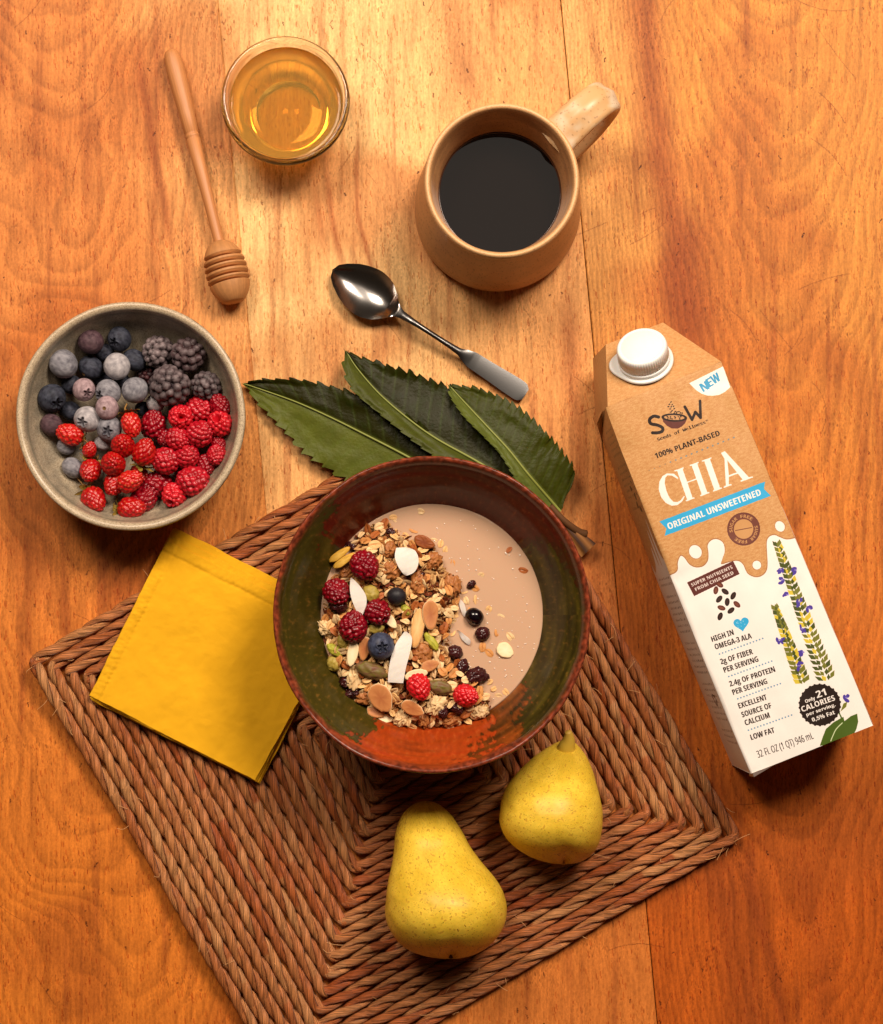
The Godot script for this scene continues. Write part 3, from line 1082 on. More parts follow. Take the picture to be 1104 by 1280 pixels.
func leaf_mesh(rib: Array, hs: Array, wl: Array, wr: Array, sd: int, c_l: Color, c_r: Color, tilt_l: float, tilt_r: float) -> Array:
	# rib: photo points tip to base; wl / wr: half widths in photo pixels against 0..1; tilt: how far each half rises per unit of width
	var line := smooth2(rib, 14)
	var n := 150
	var m := 22
	var nz := FastNoiseLite.new()
	nz.frequency = 1.0
	nz.seed = sd
	var pts := PackedVector3Array()
	var cols := PackedColorArray()
	var uvs := PackedVector2Array()
	var lens := PackedFloat32Array([0.0])
	for i in range(1, line.size()):
		lens.append(lens[-1] + line[i].distance_to(line[i - 1]))
	var ribs := PackedVector3Array()
	for i in n + 1:
		var t := float(i) / n
		var want := t * lens[-1]
		var q := 0
		while q < lens.size() - 2 and lens[q + 1] < want:
			q += 1
		var f := (want - lens[q]) / maxf(lens[q + 1] - lens[q], 0.001)
		var c := line[q].lerp(line[q + 1], f)
		var d := (line[mini(q + 2, line.size() - 1)] - line[maxi(q - 1, 0)]).normalized()
		var side := Vector2(d.y, -d.x)          # towards the upper right of the picture
		var h0 := curve(hs, t)
		ribs.append(at(c.x, c.y, h0 + 0.0004))
		for j in m + 1:
			var s := 2.0 * j / m - 1.0
			var w := curve(wr, t) if s > 0 else curve(wl, t)
			var teeth := fmod(t * 20.0 + 0.3 + (0.37 if s > 0 else 0.0), 1.0)
			var saw := (1.0 - teeth) if teeth > 0.16 else teeth / 0.16 * 0.84
			var jag := 0.75 + 0.6 * nz.get_noise_2d(floorf(t * 20.0) * 3.7, 4.0 if s > 0 else 19.0)
			var ww := w * (0.93 + 0.16 * jag * saw * pow(absf(s), 3.0)) 
			var back := -saw * 5.5 * pow(absf(s), 6.0)       # teeth point to the tip
			var o := c + side * s * ww + d * (absf(s) * -0.16 * w + back)
			var h := h0 + absf(s) * w * sc(0.0) * (tilt_r if s > 0 else tilt_l)
			var vein := fmod(t * 17.0 + absf(s) * 1.15 + 0.2, 1.0)
			h += 0.0002 * sin(vein * PI) * minf(1.0, absf(s) * 4.0) * (1.0 - 0.3 * absf(s)) - 0.0006 * exp(-s * s * 90.0)
			h += 0.0042 * nz.get_noise_2d(t * 3.0, s * 1.2) * absf(s)
			pts.append(at(o.x, o.y, maxf(h, 0.0008)))
			var cc := c_r if s > 0 else c_l
			cc = cc.lerp(lin(96, 120, 44), 0.12 * exp(-pow(minf(vein, 1.0 - vein) * 14.0, 2)) * minf(1.0, absf(s) * 5.0))
			cc *= 1.0 + 0.22 * nz.get_noise_2d(t * 7.0, s * 4.0 + 9.0)
			cc.a = 1.0
			cols.append(cc)
			uvs.append(Vector2(t * 4.0, s))
	var g := Geo.new()
	g.grid(n, m, pts, uvs, cols, true)
	var rad := PackedFloat32Array()
	for i in ribs.size():
		rad.append(lerpf(0.00035, 0.0009, float(i) / ribs.size()))
	return [g.done(), tube(ribs, rad, 6, lin(132, 138, 62))]

func build_leaves() -> void:
	var th := thing("leaf_sprig", "sprig of three dark green toothed leaves fanning out behind the clay bowl", "leaves")
	var m := vmat(0.5, 0.3)
	m.backlight_enabled = true
	m.backlight = Color(0.12, 0.14, 0.04)
	bumpy(m, noise_tex(0.05, 256, 3, 3), 0.02, 30.0)
	var rm := vmat(0.5)
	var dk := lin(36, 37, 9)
	var md := lin(84, 90, 31)  # lit half of the leaves; the lighting difference is painted into the greens
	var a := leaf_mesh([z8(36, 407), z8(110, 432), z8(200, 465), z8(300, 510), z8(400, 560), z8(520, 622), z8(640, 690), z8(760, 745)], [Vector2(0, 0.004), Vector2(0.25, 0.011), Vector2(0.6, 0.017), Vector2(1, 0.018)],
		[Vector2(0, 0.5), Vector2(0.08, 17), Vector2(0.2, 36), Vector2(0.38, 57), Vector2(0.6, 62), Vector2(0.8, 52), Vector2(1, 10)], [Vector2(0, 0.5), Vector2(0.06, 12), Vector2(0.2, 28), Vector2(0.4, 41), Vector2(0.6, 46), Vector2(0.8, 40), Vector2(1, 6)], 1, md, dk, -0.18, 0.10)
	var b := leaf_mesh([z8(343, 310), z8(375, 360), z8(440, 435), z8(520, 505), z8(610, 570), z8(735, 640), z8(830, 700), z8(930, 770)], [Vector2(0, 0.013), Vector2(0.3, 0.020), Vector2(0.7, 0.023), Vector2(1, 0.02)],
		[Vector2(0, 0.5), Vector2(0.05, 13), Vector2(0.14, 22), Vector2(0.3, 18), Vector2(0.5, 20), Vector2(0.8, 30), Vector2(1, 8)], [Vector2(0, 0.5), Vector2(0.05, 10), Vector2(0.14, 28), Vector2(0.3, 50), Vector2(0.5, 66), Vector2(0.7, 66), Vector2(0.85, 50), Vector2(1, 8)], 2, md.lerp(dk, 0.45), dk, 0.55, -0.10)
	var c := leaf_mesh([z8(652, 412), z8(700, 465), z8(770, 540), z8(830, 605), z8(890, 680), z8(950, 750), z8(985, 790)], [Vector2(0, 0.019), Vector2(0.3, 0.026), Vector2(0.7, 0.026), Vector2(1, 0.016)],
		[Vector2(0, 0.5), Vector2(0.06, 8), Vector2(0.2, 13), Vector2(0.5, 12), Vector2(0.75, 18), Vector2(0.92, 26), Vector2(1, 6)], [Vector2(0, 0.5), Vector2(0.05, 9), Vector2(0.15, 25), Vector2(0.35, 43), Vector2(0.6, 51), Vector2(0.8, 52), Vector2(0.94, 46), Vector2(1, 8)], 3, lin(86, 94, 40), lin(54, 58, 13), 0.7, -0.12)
	for q in [a, b, c]:
		var lf := put("leaf", q[0], m, th)
		put("midrib", q[1], rm, lf)
	# dry twig and husk where the leaves join
	var tw := Geo.new()
	var p := smooth3([at(688, 632, 0.021), at(704, 650, 0.018), at(722, 664, 0.012), at(733, 668, 0.009)], 6)
	var r := PackedFloat32Array()
	for i in p.size(): r.append(0.0016 + 0.0012 * i / p.size())
	r[-1] = 0.0002
	tube_into(tw, p, r, 9, lin(92, 58, 28))
	put("twig", tw.done(), vmat(0.7), th)
	var husk := Geo.new()
	var hp := PackedVector3Array()
	var hc := PackedColorArray()
	for i in 25:
		var t := i / 24.0
		var c0 := Vector2(690, 640).lerp(Vector2(736, 688), t)
		var w := 4.0 + 8.5 * t
		for j in 9:
			var s := j / 4.0 - 1.0
			var q := c0 + Vector2(0.72, -0.69) * s * w
			hp.append(at(q.x, q.y, 0.016 - 0.007 * t + 0.0025 * (1.0 - s * s) + 0.0007 * sin(s * 9.0 + t * 5.0)))
			hc.append(lin(150, 98, 48).lerp(lin(58, 32, 16), clampf(0.5 + 0.6 * sin(s * 5.0 + t * 3.0), 0, 1)))
	husk.grid(24, 8, hp, PackedVector2Array(), hc, true)
	put("husk", husk.done(), vmat(0.6), th)

# ------------------------------------------------------------------ clay bowl with milk
const BOWL_RIM := 0.088
const MILK := 0.050
var bowl_c: Vector3

func bowl_paint() -> Image:
	var w := 1024
	var h := 256
	var im := Image.create(w, h, false, Image.FORMAT_RGB8)
	var n1 := noise_bytes(w, h, 0.022, 51, 3)
	var n2 := noise_bytes(w / 8, h, 0.09, 52, 3, w, h)         # brush streaks run round the bowl
	var n3 := noise_bytes(w, h, 0.12, 53, 3)
	var rust := Vector3(104, 32, 11)
	var orange := Vector3(168, 66, 20)
	var green := Vector3(52, 44, 13)
	var lgreen := Vector3(80, 70, 20)
	for y in h:
		var v := float(y) / h
		for x in w:
			var q := y * w + x
			var a := 360.0 * x / w
			var wob := (n1[q] - 128) / 128.0
			var st := n2[q] / 255.0
			var gr := n3[q] / 255.0
			var aa := a + wob * 9.0 + 16.0 * sin((v - 0.6) * 6.0) + (gr - 0.5) * 15.0 + (st - 0.5) * 14.0
			var c: Vector3
			if aa < 50.0 or aa > 338.0:
				c = green.lerp(lgreen, st * 0.6)
			elif aa < 68.0:
				c = green.lerp(orange, 0.45 + 0.4 * (st - 0.5))
			elif aa < 124.0:
				c = orange.lerp(rust, clampf(1.1 * (st - 0.35), 0.0, 0.8))
			elif aa < 222.0:
				c = lgreen.lerp(green, st)
			elif aa < 330.0:
				c = rust.lerp(Vector3(72, 20, 9), clampf(st * 1.2 - 0.2, 0, 1))
			else:
				c = rust.lerp(green, 0.5)
			# seams between patches
			for e in [50.0, 68.0, 124.0, 222.0, 330.0, 338.0]:
				var d := absf(aa - e)
				if d < 3.0:
					c = c.lerp(Vector3(58, 30, 12), 0.5 * (1.0 - d / 3.0))
			if gr > 0.66:
				c = c.lerp(Vector3(150, 92, 42), (gr - 0.66) * 1.6)
			c *= (0.72 + 0.55 * st) * (0.9 + 0.2 * gr)
			# milky film where the drink has been
			var film := v - (0.722 - 0.02 * clampf(wob * 1.5, -0.6, 1.0))
			if film > 0.0 and film < 0.05:
				c = c.lerp(Vector3(176, 134, 100), 0.34 * clampf(film / 0.015, 0, 1) * clampf(0.3 + st, 0, 1))
			# worn brown lip
			var lip := clampf(1.0 - absf(v - (0.497 + wob * 0.012)) / 0.052, 0, 1)
			c = c.lerp(Vector3(146, 66, 40).lerp(Vector3(78, 34, 20), clampf(gr * 1.6 - 0.3, 0, 1)), clampf(lip * 2.0 + wob * 0.4, 0, 1) if lip > 0.0 else 0.0)
			im.set_pixel(x, y, Color(c.x / 255.0, c.y / 255.0, c.z / 255.0))
	return im

func build_cereal_bowl() -> void:
	bowl_c = at(540, 768.5, BOWL_RIM)
	bowl_c.y = 0
	var th := thing("clay_bowl", "large hand painted clay bowl glazed rust, orange and dark green, on the place mat", "bowl", bowl_c)
	var b := 0.0088
	var outer := smooth2([Vector2(0.0, b), Vector2(0.030, b), Vector2(0.042, b + 0.001), Vector2(0.056, b + 0.016), Vector2(0.070, b + 0.042), Vector2(0.083, BOWL_RIM - 0.008)], 8)
	var rim := smooth2([Vector2(0.083, BOWL_RIM - 0.008), Vector2(0.0864, BOWL_RIM - 0.0042), Vector2(0.0875, BOWL_RIM - 0.0012), Vector2(0.0864, BOWL_RIM), Vector2(0.0846, BOWL_RIM - 0.0012), Vector2(0.0830, BOWL_RIM - 0.005)], 5)
	var inner := smooth2([Vector2(0.0830, BOWL_RIM - 0.005), Vector2(0.0745, 0.071), Vector2(0.0625, 0.049), Vector2(0.048, 0.031), Vector2(0.032, 0.021), Vector2(0.0, 0.019)], 8)
	var prof := PackedVector2Array()
	var vv := PackedFloat32Array()
	for k in outer.size() - 1:
		prof.append(outer[k]); vv.append(0.45 * k / (outer.size() - 1))
	for k in rim.size() - 1:
		prof.append(rim[k]); vv.append(0.45 + 0.10 * k / (rim.size() - 1))
	for k in inner.size():
		prof.append(inner[k]); vv.append(0.55 + 0.45 * k / (inner.size() - 1))
	var nz := FastNoiseLite.new()
	nz.frequency = 1.0
	nz.seed = 61
	var seg := 128
	var pts := PackedVector3Array()
	var uv := PackedVector2Array()
	for i in seg + 1:
		var a := TAU * (i % seg) / seg
		for j in prof.size():
			var k := 1.0 + 0.008 * nz.get_noise_2d(cos(a) * 1.2 + 5.0, sin(a) * 1.2) 
			var r := prof[j].x * k
			var y := prof[j].y + 0.0009 * nz.get_noise_3d(cos(a) * 2.0, sin(a) * 2.0, 4.0) * clampf((prof[j].y - 0.03) / 0.05, 0, 1)
			y += 0.00025 * sin(prof[j].y * 900.0 + 2.0 * a) * (1.0 if vv[j] > 0.56 else 0.0)
			pts.append(Vector3(r * cos(a), y, r * sin(a)))
			uv.append(Vector2(float(i) / seg, vv[j]))
	var g := Geo.new()
	g.grid(seg, prof.size() - 1, pts, uv)
	var m := StandardMaterial3D.new()
	m.albedo_texture = tex_of(bowl_paint())
	m.roughness = 0.24
	m.metallic_specular = 0.32
	bumpy(m, noise_tex(0.03, 256, 6, 4), 0.035, 14.0)
	m.uv1_triplanar = false
	m.uv1_scale = Vector3.ONE
	put("bowl_body", g.done(), m, th)
	# the drink, with a raised edge where it wets the wall
	var r0 := 0.0632
	var mp := PackedVector2Array([Vector2(0.0, MILK - 0.012), Vector2(r0 - 0.014, MILK - 0.012), Vector2(r0 + 0.0002, MILK + 0.0003), Vector2(r0 - 0.0008, MILK + 0.0001), Vector2(r0 - 0.0025, MILK), Vector2(r0 - 0.02, MILK), Vector2(0, MILK)])
	var mm := mat(srgb(201, 162, 132), 0.16)
	mm.subsurf_scatter_enabled = true
	mm.subsurf_scatter_strength = 0.06
	var mo := put("plant_milk", lathe(mp, 96), mm)
	mo.position = bowl_c
	tag(mo, "pale beige plant milk filling the right half of the clay bowl", "milk")

# ------------------------------------------------------------------ fruit shapes
# a body covered with drupelets: one closed skin whose surface swells over each of them
func drupe_mesh(nd: int, rx: float, ry: float, taper: float, dr: float, bump: float, sd: int, col: Color, var_c: Color, hollow := false, seeds := 0.0, seed_c := Color.BLACK, frost := Color(0, 0, 0, 0), nu := 84, nv := 58) -> ArrayMesh:
	var r2 := RandomNumberGenerator.new()
	r2.seed = sd
	var cs: Array[Vector3] = []
	var tint := PackedFloat32Array()
	var size := PackedFloat32Array()
	for i in nd:
		var y := 1.0 - 2.0 * (i + 0.5) / nd
		var ph := i * 2.39996
		var rr := sqrt(1.0 - y * y)
		cs.append((Vector3(cos(ph) * rr, y, sin(ph) * rr) + Vector3(r2.randf_range(-1, 1), r2.randf_range(-1, 1), r2.randf_range(-1, 1)) * 0.07).normalized())
		tint.append(r2.randf())
		size.append(dr * r2.randf_range(0.9, 1.12))
	var nz := FastNoiseLite.new()
	nz.frequency = 1.0
	nz.seed = sd
	var pts := PackedVector3Array()
	var cols := PackedColorArray()
	for i in nu + 1:
		var a := TAU * (i % nu) / nu
		for j in nv + 1:
			var th := PI * j / nv
			var d := Vector3(sin(th) * cos(a), -cos(th), sin(th) * sin(a))
			var best := 0.0
			var who := 0
			for k in nd:
				var q := 1.0 - d.distance_squared_to(cs[k]) / (size[k] * size[k])
				if q > best:
					best = q
					who = k
			var hgt := sqrt(best)
			var r := 1.0 - bump + bump * hgt
			r *= 1.0 + 0.05 * nz.get_noise_3d(d.x * 1.3, d.y * 1.3, d.z * 1.3)
			var p := Vector3(d.x * rx * (1.0 - taper * d.y), d.y * ry, d.z * rx * (1.0 - taper * d.y)) * r
			if hollow:
				var ang := acos(clampf(d.y, -1, 1))
				if ang < 0.5:
					var f := 1.0 - ang / 0.5
					p.y -= ry * 0.75 * f * f * (3.0 - 2.0 * f)
					p.x *= 0.95
					p.z *= 0.95
			pts.append(p)
			var c := col.lerp(var_c, tint[who])
			if seeds > 0.0 and best > 1.0 - seeds * seeds:
				c = seed_c
			if frost.a > 0.0:
				c = c.lerp(Color(frost.r, frost.g, frost.b), clampf(frost.a * hgt * (0.55 + 0.9 * nz.get_noise_3d(d.x * 4.0, d.y * 4.0, d.z * 4.0) + 0.3 * tint[who]), 0, 0.9))
			cols.append(c)
	var g := Geo.new()
	g.grid(nu, nv, pts, PackedVector2Array(), cols)
	return g.done()

func blueberry_mesh(r: float, sd: int, col: Color, bloom: Color, amt: float, crown := true) -> ArrayMesh:
	var nz := FastNoiseLite.new()
	nz.frequency = 1.0
	nz.seed = sd
	var nu := 44
	var nv := 40
	var pts := PackedVector3Array()
	var cols := PackedColorArray()
	for i in nu + 1:
		var a := TAU * (i % nu) / nu
		for j in nv + 1:
			var t := float(j) / nv
			var th := PI * (1.0 - pow(1.0 - t, 1.35))
			var d := Vector3(sin(th) * cos(a), -cos(th), sin(th) * sin(a))
			var rr := 1.0 + 0.03 * nz.get_noise_3d(d.x, d.y, d.z) + 0.008 * nz.get_noise_3d(d.x * 7.0, d.y * 7.0, d.z * 7.0)
			var p := Vector3(d.x, d.y * 0.9, d.z) * rr
			var ang := PI - th
			var c := col.lerp(bloom, clampf(amt + 0.55 * nz.get_noise_3d(d.x * 2.2, d.y * 2.2, d.z * 2.2) + 0.25 * nz.get_noise_3d(d.x * 9.0, d.y * 9.0, d.z * 9.0), 0, 1))
			if crown:
				var star := 0.34 + 0.10 * cos(a * 5.0)
				if ang < star + 0.14:
					var lip := exp(-pow((ang - star) / 0.07, 2))
					p += d * 0.085 * lip
					if ang < star:
						var f := clampf((star - ang) / 0.12, 0, 1)
						p.y -= 0.15 * f
						c = c.lerp(col * 0.5, f * 0.8)
					c = c.lerp(col, lip * 0.5)
			else:
				if ang < 0.16:
					p.y -= 0.09 * (1.0 - ang / 0.16)
					c = lin(108, 82, 52)
			c.a = 1.0
			pts.append(p * r * Vector3(1.0 + 0.05 * sin(sd * 1.7), 1.0, 1.0 + 0.05 * cos(sd * 2.3)))
			cols.append(c)
	var g := Geo.new()
	g.grid(nu, nv, pts, PackedVector2Array(), cols)
	return g.done()

func turned(rx: float, ry: float, rz: float) -> Basis:
	return Basis.from_euler(Vector3(rx, ry, rz))

# basis that points the mesh's +y along dir
func up_along(dir: Vector3, spin := 0.0) -> Basis:
	var y := dir.normalized()
	var x := Vector3.RIGHT if absf(y.x) < 0.9 else Vector3.FORWARD
	x = (x - y * x.dot(y)).normalized()
	return Basis(x, y, x.cross(y)) * Basis(Vector3.UP, spin)

# irregular rounded lump
func lump(rx: float, ry: float, rz: float, rough: float, sd: int, c1: Color, c2: Color, nu := 20, nv := 14, f := 2.0) -> ArrayMesh:
	var nz := FastNoiseLite.new()
	nz.frequency = 1.0
	nz.seed = sd
	var pts := PackedVector3Array()
	var cols := PackedColorArray()
	for i in nu + 1:
		var a := TAU * (i % nu) / nu
		for j in nv + 1:
			var th := PI * j / nv
			var d := Vector3(sin(th) * cos(a), -cos(th), sin(th) * sin(a))
			var n := nz.get_noise_3d(d.x * f, d.y * f, d.z * f)
			pts.append(Vector3(d.x * rx, d.y * ry, d.z * rz) * (1.0 + rough * n))
			cols.append(c1.lerp(c2, clampf(0.5 + 0.9 * nz.get_noise_3d(d.x * f * 1.3 + 9.0, d.y * f, d.z * f), 0, 1)))
	var g := Geo.new()
	g.grid(nu, nv, pts, PackedVector2Array(), cols)
	return g.done()

# a rolled oat: thin oval with a crease and a curled, split edge
func oat_mesh(sd: int) -> ArrayMesh:
	var nz := FastNoiseLite.new()
	nz.frequency = 1.0
	nz.seed = sd
	var nu := 14
	var nv := 8
	var g := Geo.new()
	for face in 2:
		var pts := PackedVector3Array()
		var cols := PackedColorArray()
		for i in nu + 1:
			var a := TAU * (i % nu) / nu
			for j in nv + 1:
				var t := float(j) / nv
				var edge := 1.0 + 0.22 * nz.get_noise_2d(cos(a) * 1.6, sin(a) * 1.6)
				var x := cos(a) * t * edge
				var z := sin(a) * t * edge * 0.66
				var y := 0.20 * sin(x * 2.2 + sd) * 0.5 + 0.22 * z * z + 0.10 * nz.get_noise_2d(x * 2.5, z * 2.5 + 7.0)
				var thick := 0.13 * sqrt(maxf(0.0, 1.0 - t * t)) + 0.02
				y += thick if face == 0 else -thick
				if face == 0:
					y -= 0.16 * exp(-pow(z / 0.07, 2)) * (1.0 - absf(x) * 0.7)
				pts.append(Vector3(x, y, z))
				var k := clampf(0.75 + 0.5 * nz.get_noise_2d(x * 4.0 + 3.0, z * 9.0) - 0.35 * exp(-pow(z / 0.09, 2)), 0, 1)
				cols.append(lin(178, 116, 62).lerp(lin(246, 226, 188), k))
		g.grid(nu, nv, pts, PackedVector2Array(), cols, face == 0)
	return g.done()

# a flat slice: outline given by half lengths, thin, with a skin along the rim
func slice_mesh(lx: float, lz: float, thick: float, pinch: float, curl: float, sd: int, face_c: Color, core_c: Color, rim_c: Color) -> ArrayMesh:
	var nz := FastNoiseLite.new()
	nz.frequency = 1.0
	nz.seed = sd
	var nu := 28
	var g := Geo.new()
	var prof := [[0.0, 1.0, 0], [0.45, 1.0, 0], [0.8, 1.0, 0], [0.93, 0.95, 1], [1.0, 0.3, 2], [1.0, -0.3, 2], [0.93, -0.95, 1], [0.0, -1.0, 0]]
	var pts := PackedVector3Array()
	var cols := PackedColorArray()
	for i in nu + 1:
		var a := TAU * (i % nu) / nu
		for q in prof:
			var k := 1.0 + 0.10 * nz.get_noise_2d(cos(a) * 1.5, sin(a) * 1.5)
			var x: float = cos(a) * q[0] * k
			var z: float = sin(a) * q[0] * k * (1.0 - pinch * x)
			pts.append(Vector3(x * lx, q[1] * thick + curl * x * x * lx + 0.25 * thick * nz.get_noise_2d(x * 3.0, z * 3.0), z * lz))
			var c := core_c.lerp(face_c, clampf(q[0] * 1.2 + 0.5 * nz.get_noise_2d(x * 3.0 + 4.0, z * 3.0), 0, 1))
			cols.append(rim_c if q[2] == 2 else (face_c if q[2] == 1 else c))
	g.grid(nu, prof.size() - 1, pts, PackedVector2Array(), cols, true)
	return g.done()

# ------------------------------------------------------------------ granola
func z2(x: float, y: float) -> Vector2: return Vector2(380 + x * 0.2899, 600 + y * 0.2899)

var heap := PackedVector2Array()

func heap_in(p: Vector2) -> float:               # signed distance into the heap, in photo pixels
	var best := 1e9
	for i in heap.size():
		var q := Geometry2D.get_closest_point_to_segment(p, heap[i], heap[(i + 1) % heap.size()])
		best = minf(best, p.distance_to(q))
	return best if Geometry2D.is_point_in_polygon(p, heap) else -best

func heap_h(p: Vector2) -> float:
	var d := heap_in(p)
	if d <= 0.0:
		return MILK
	var t := clampf(d / 36.0, 0, 1)
	return MILK + 0.0088 * t * (2.0 - t)

func laid(called: String, mesh: Mesh, m: Material, p: Vector2, lift: float, b: Basis, label: String, cat: String, grp := "", h0 := -1.0) -> MeshInstance3D:
	var h := (heap_h(p) if h0 < 0.0 else h0) + lift
	var o := put(called, mesh, m)
	o.transform = Transform3D(b, at(p.x, p.y, h))
	tag(o, label, cat, grp)
	return o

const MARKS := [[262, 370, "the highest dark raspberry"], [142, 485, "the leftmost raspberry"], [320, 572, "the hollow raspberry"], [213, 632, "the lower left raspberry"], [497, 893, "the bright raspberry by the pistachio"], [700, 930, "the rightmost bright raspberry"], [332, 716, "the crowned blueberry"], [400, 502, "the matt black blueberry"], [735, 588, "the glossy black berry"], [440, 345, "the broad coconut flake"], [225, 500, "the crescent coconut flake"], [415, 770, "the longest coconut flake"], [545, 582, "the upright brown almond slice"], [332, 940, "the largest almond slice"], [550, 697, "the bright green pistachio"], [292, 822, "the large purple pistachio"], [162, 335, "the yellow split peanut"], [520, 268, "the whole brown almond tip"], [735, 850, "the longest raisin"], [868, 735, "the pale translucent almond slice"], [570, 970, "the pale walnut chunk"], [640, 455, "the toasted cluster at right"]]

func near_what(p: Vector2) -> String:
	var best := 1e9
	var out := ""
	for m in MARKS:
		var d := p - z2(m[0], m[1])
		if d.length() < best:
			best = d.length()
			var side := "right of" if d.x > 0 else "left of"
			if absf(d.y) > absf(d.x):
				side = "below" if d.y > 0 else "above"
			if best < 9.0:
				side = "touching"
			elif best > 24.0:
				side = "well " + side
			out = side + " " + m[2]
	return out

func build_granola() -> void:
	for q in [[275, 195], [350, 165], [430, 235], [520, 255], [575, 285], [600, 375], [672, 450], [662, 560], [632, 640], [620, 730], [700, 815], [765, 880], [800, 950], [795, 1030], [720, 1055], [640, 1062], [560, 1070], [480, 1078], [400, 1060], [310, 1020], [230, 950], [170, 880], [110, 815], [85, 700], [80, 600], [95, 500], [120, 420], [190, 390], [195, 300], [225, 240]]:
		heap.append(z2(q[0], q[1]))
	var om := vmat(0.62, 0.4)
	var wet := vmat(0.18, 0.6)
	var oats := []
	for k in 5:
		oats.append(oat_mesh(100 + k))
	# the mass under the pieces one can pick out
	var mm := MultiMesh.new()
	mm.transform_format = MultiMesh.TRANSFORM_3D
	mm.use_colors = true
	mm.mesh = oats[0]
	var n := 3000
	mm.instance_count = n
	var k := 0
	while k < n:
		var p := Vector2(rnd(398, 616), rnd(640, 916))
		var d := heap_in(p)
		if d < 1.0:
			continue
		var h := heap_h(p) - 0.0028 * rng.randf()
		var s := rnd(0.0010, 0.0029)
		mm.set_instance_transform(k, Transform3D(turned(rnd(-1.1, 1.1), rnd(0, TAU), rnd(-1.1, 1.1)).scaled_local(Vector3(s, s * rnd(0.8, 1.6), s)), at(p.x, p.y, h - 0.0002)))
		var c := lin(176, 118, 66).lerp(lin(255, 236, 196), rng.randf())
		if rng.randf() < 0.28: c = lin(124, 64, 34)
		mm.set_instance_color(k, c)
		k += 1
	var mi := MultiMeshInstance3D.new()
	mi.name = "granola_crumbs"
	mi.multimesh = mm
	mi.material_override = om
	add_child(mi, true)
	tag(mi, "toasted granola crumbs filling the heap on the left of the milk", "granola")
	mi.set_meta("kind", "stuff")
	# body of the heap
	var bp := PackedVector3Array()
	var bc := PackedColorArray()
	var ctr := Vector2(482, 785)
	for i in 73:
		var a := TAU * (i % 72) / 72.0
		var rr := 0.0
		while heap_in(ctr + Vector2(cos(a), sin(a)) * rr) > 2.0:
			rr += 2.0
		for j in 13:
			var p := ctr + Vector2(cos(a), sin(a)) * rr * j / 12.0
			bp.append(at(p.x, p.y, heap_h(p) - 0.0036 + 0.0008 * noise.get_noise_2d(p.x * 0.16, p.y * 0.16)))
			bc.append(lin(92, 50, 26).lerp(lin(140, 88, 48), 0.5 + 0.5 * noise.get_noise_2d(p.x * 0.3, p.y * 0.3 + 40.0)))
	var bg := Geo.new()
	bg.grid(72, 12, bp, PackedVector2Array(), bc, true)
	put("heap_core", bg.done(), om, mi)
	# countable oat flakes on top
	var spots: Array[Vector2] = []
	var tries := 0
	while spots.size() < 270 and tries < 20000:
		tries += 1
		var p := Vector2(rnd(398, 616), rnd(640, 916))
		if heap_in(p) < 3.0:
			continue
		var ok := true
		for q in spots:
			if q.distance_squared_to(p) < 50.0:
				ok = false
				break
		if ok:
			spots.append(p)
	var tones := [lin(255, 244, 220), lin(252, 226, 184), lin(228, 178, 122), lin(184, 116, 64)]
	var om_v := []
	for c in tones:
		var v := vmat(0.6, 0.4)
		v.albedo_color = c.linear_to_srgb()
		om_v.append(v)
	for p in spots:
		var r := rng.randf()
		var s := rnd(0.0026, 0.0039)
		var tone := 0 if r < 0.34 else (1 if r < 0.66 else (2 if r < 0.83 else 3))
		laid("oat_flake", oats[rng.randi() % 5], om_v[tone], p, rnd(0.0002, 0.0020), turned(rnd(-0.75, 0.75), rnd(0, TAU), rnd(-0.75, 0.75)).scaled_local(Vector3(s, s, s)), ["pale cream", "light golden", "toasted tan", "dark brown"][tone] + (" large" if s > 0.0033 else " small") + " oat flake, " + near_what(p), "oat flake", "rolled oat flakes in the clay bowl")
	# oats and crumbs afloat on the milk
	for q in [[403, 175, 0], [330, 225, 1], [440, 240, 1], [590, 275, 1], [885, 300, 3], [945, 390, 3], [760, 412, 0], [745, 515, 1], [795, 560, 1], [845, 592, 0], [835, 655, 2], [890, 675, 0], [800, 745, 2], [500, 135, 0], [610, 690, 0], [735, 465, 2], [640, 605, 0], [870, 915, 1], [820, 900, 1], [690, 480, 1], [700, 520, 0], [650, 580, 1], [640, 660, 1], [720, 560, 2], [770, 720, 2], [800, 870, 1], [840, 930, 0], [610, 300, 1], [640, 360, 2], [560, 260, 0], [475, 215, 2], [385, 160, 1]]:
		var s := rnd(0.0021, 0.0031)
		laid("floating_oat_flake", oats[rng.randi() % 5], om_v[q[2]], z2(q[0], q[1]), rnd(-0.0004, 0.0003), turned(rnd(-0.3, 0.3), rnd(0, TAU), rnd(-0.2, 0.2)).scaled_local(Vector3(s, s * 0.8, s)), ["pale cream", "light golden", "toasted tan", "dark brown"][q[2]] + " oat flake afloat on the milk, " + near_what(z2(q[0], q[1])), "oat flake", "oat flakes afloat on the milk", MILK)
	# raspberries
	var rc := lin(104, 5, 19)
	var rv := lin(140, 11, 28)
	var rm := vmat(0.34, 0.5)
	rm.subsurf_scatter_enabled = true
	rm.subsurf_scatter_strength = 0.08
	var ras := drupe_mesh(92, 1.0, 1.12, 0.10, 0.205, 0.17, 301, rc, rv)
	var rash := drupe_mesh(84, 1.0, 1.05, 0.12, 0.215, 0.18, 302, rc, rv, true)
	var bright := drupe_mesh(96, 1.0, 1.2, 0.16, 0.2, 0.15, 303, lin(190, 16, 28), lin(214, 34, 40))
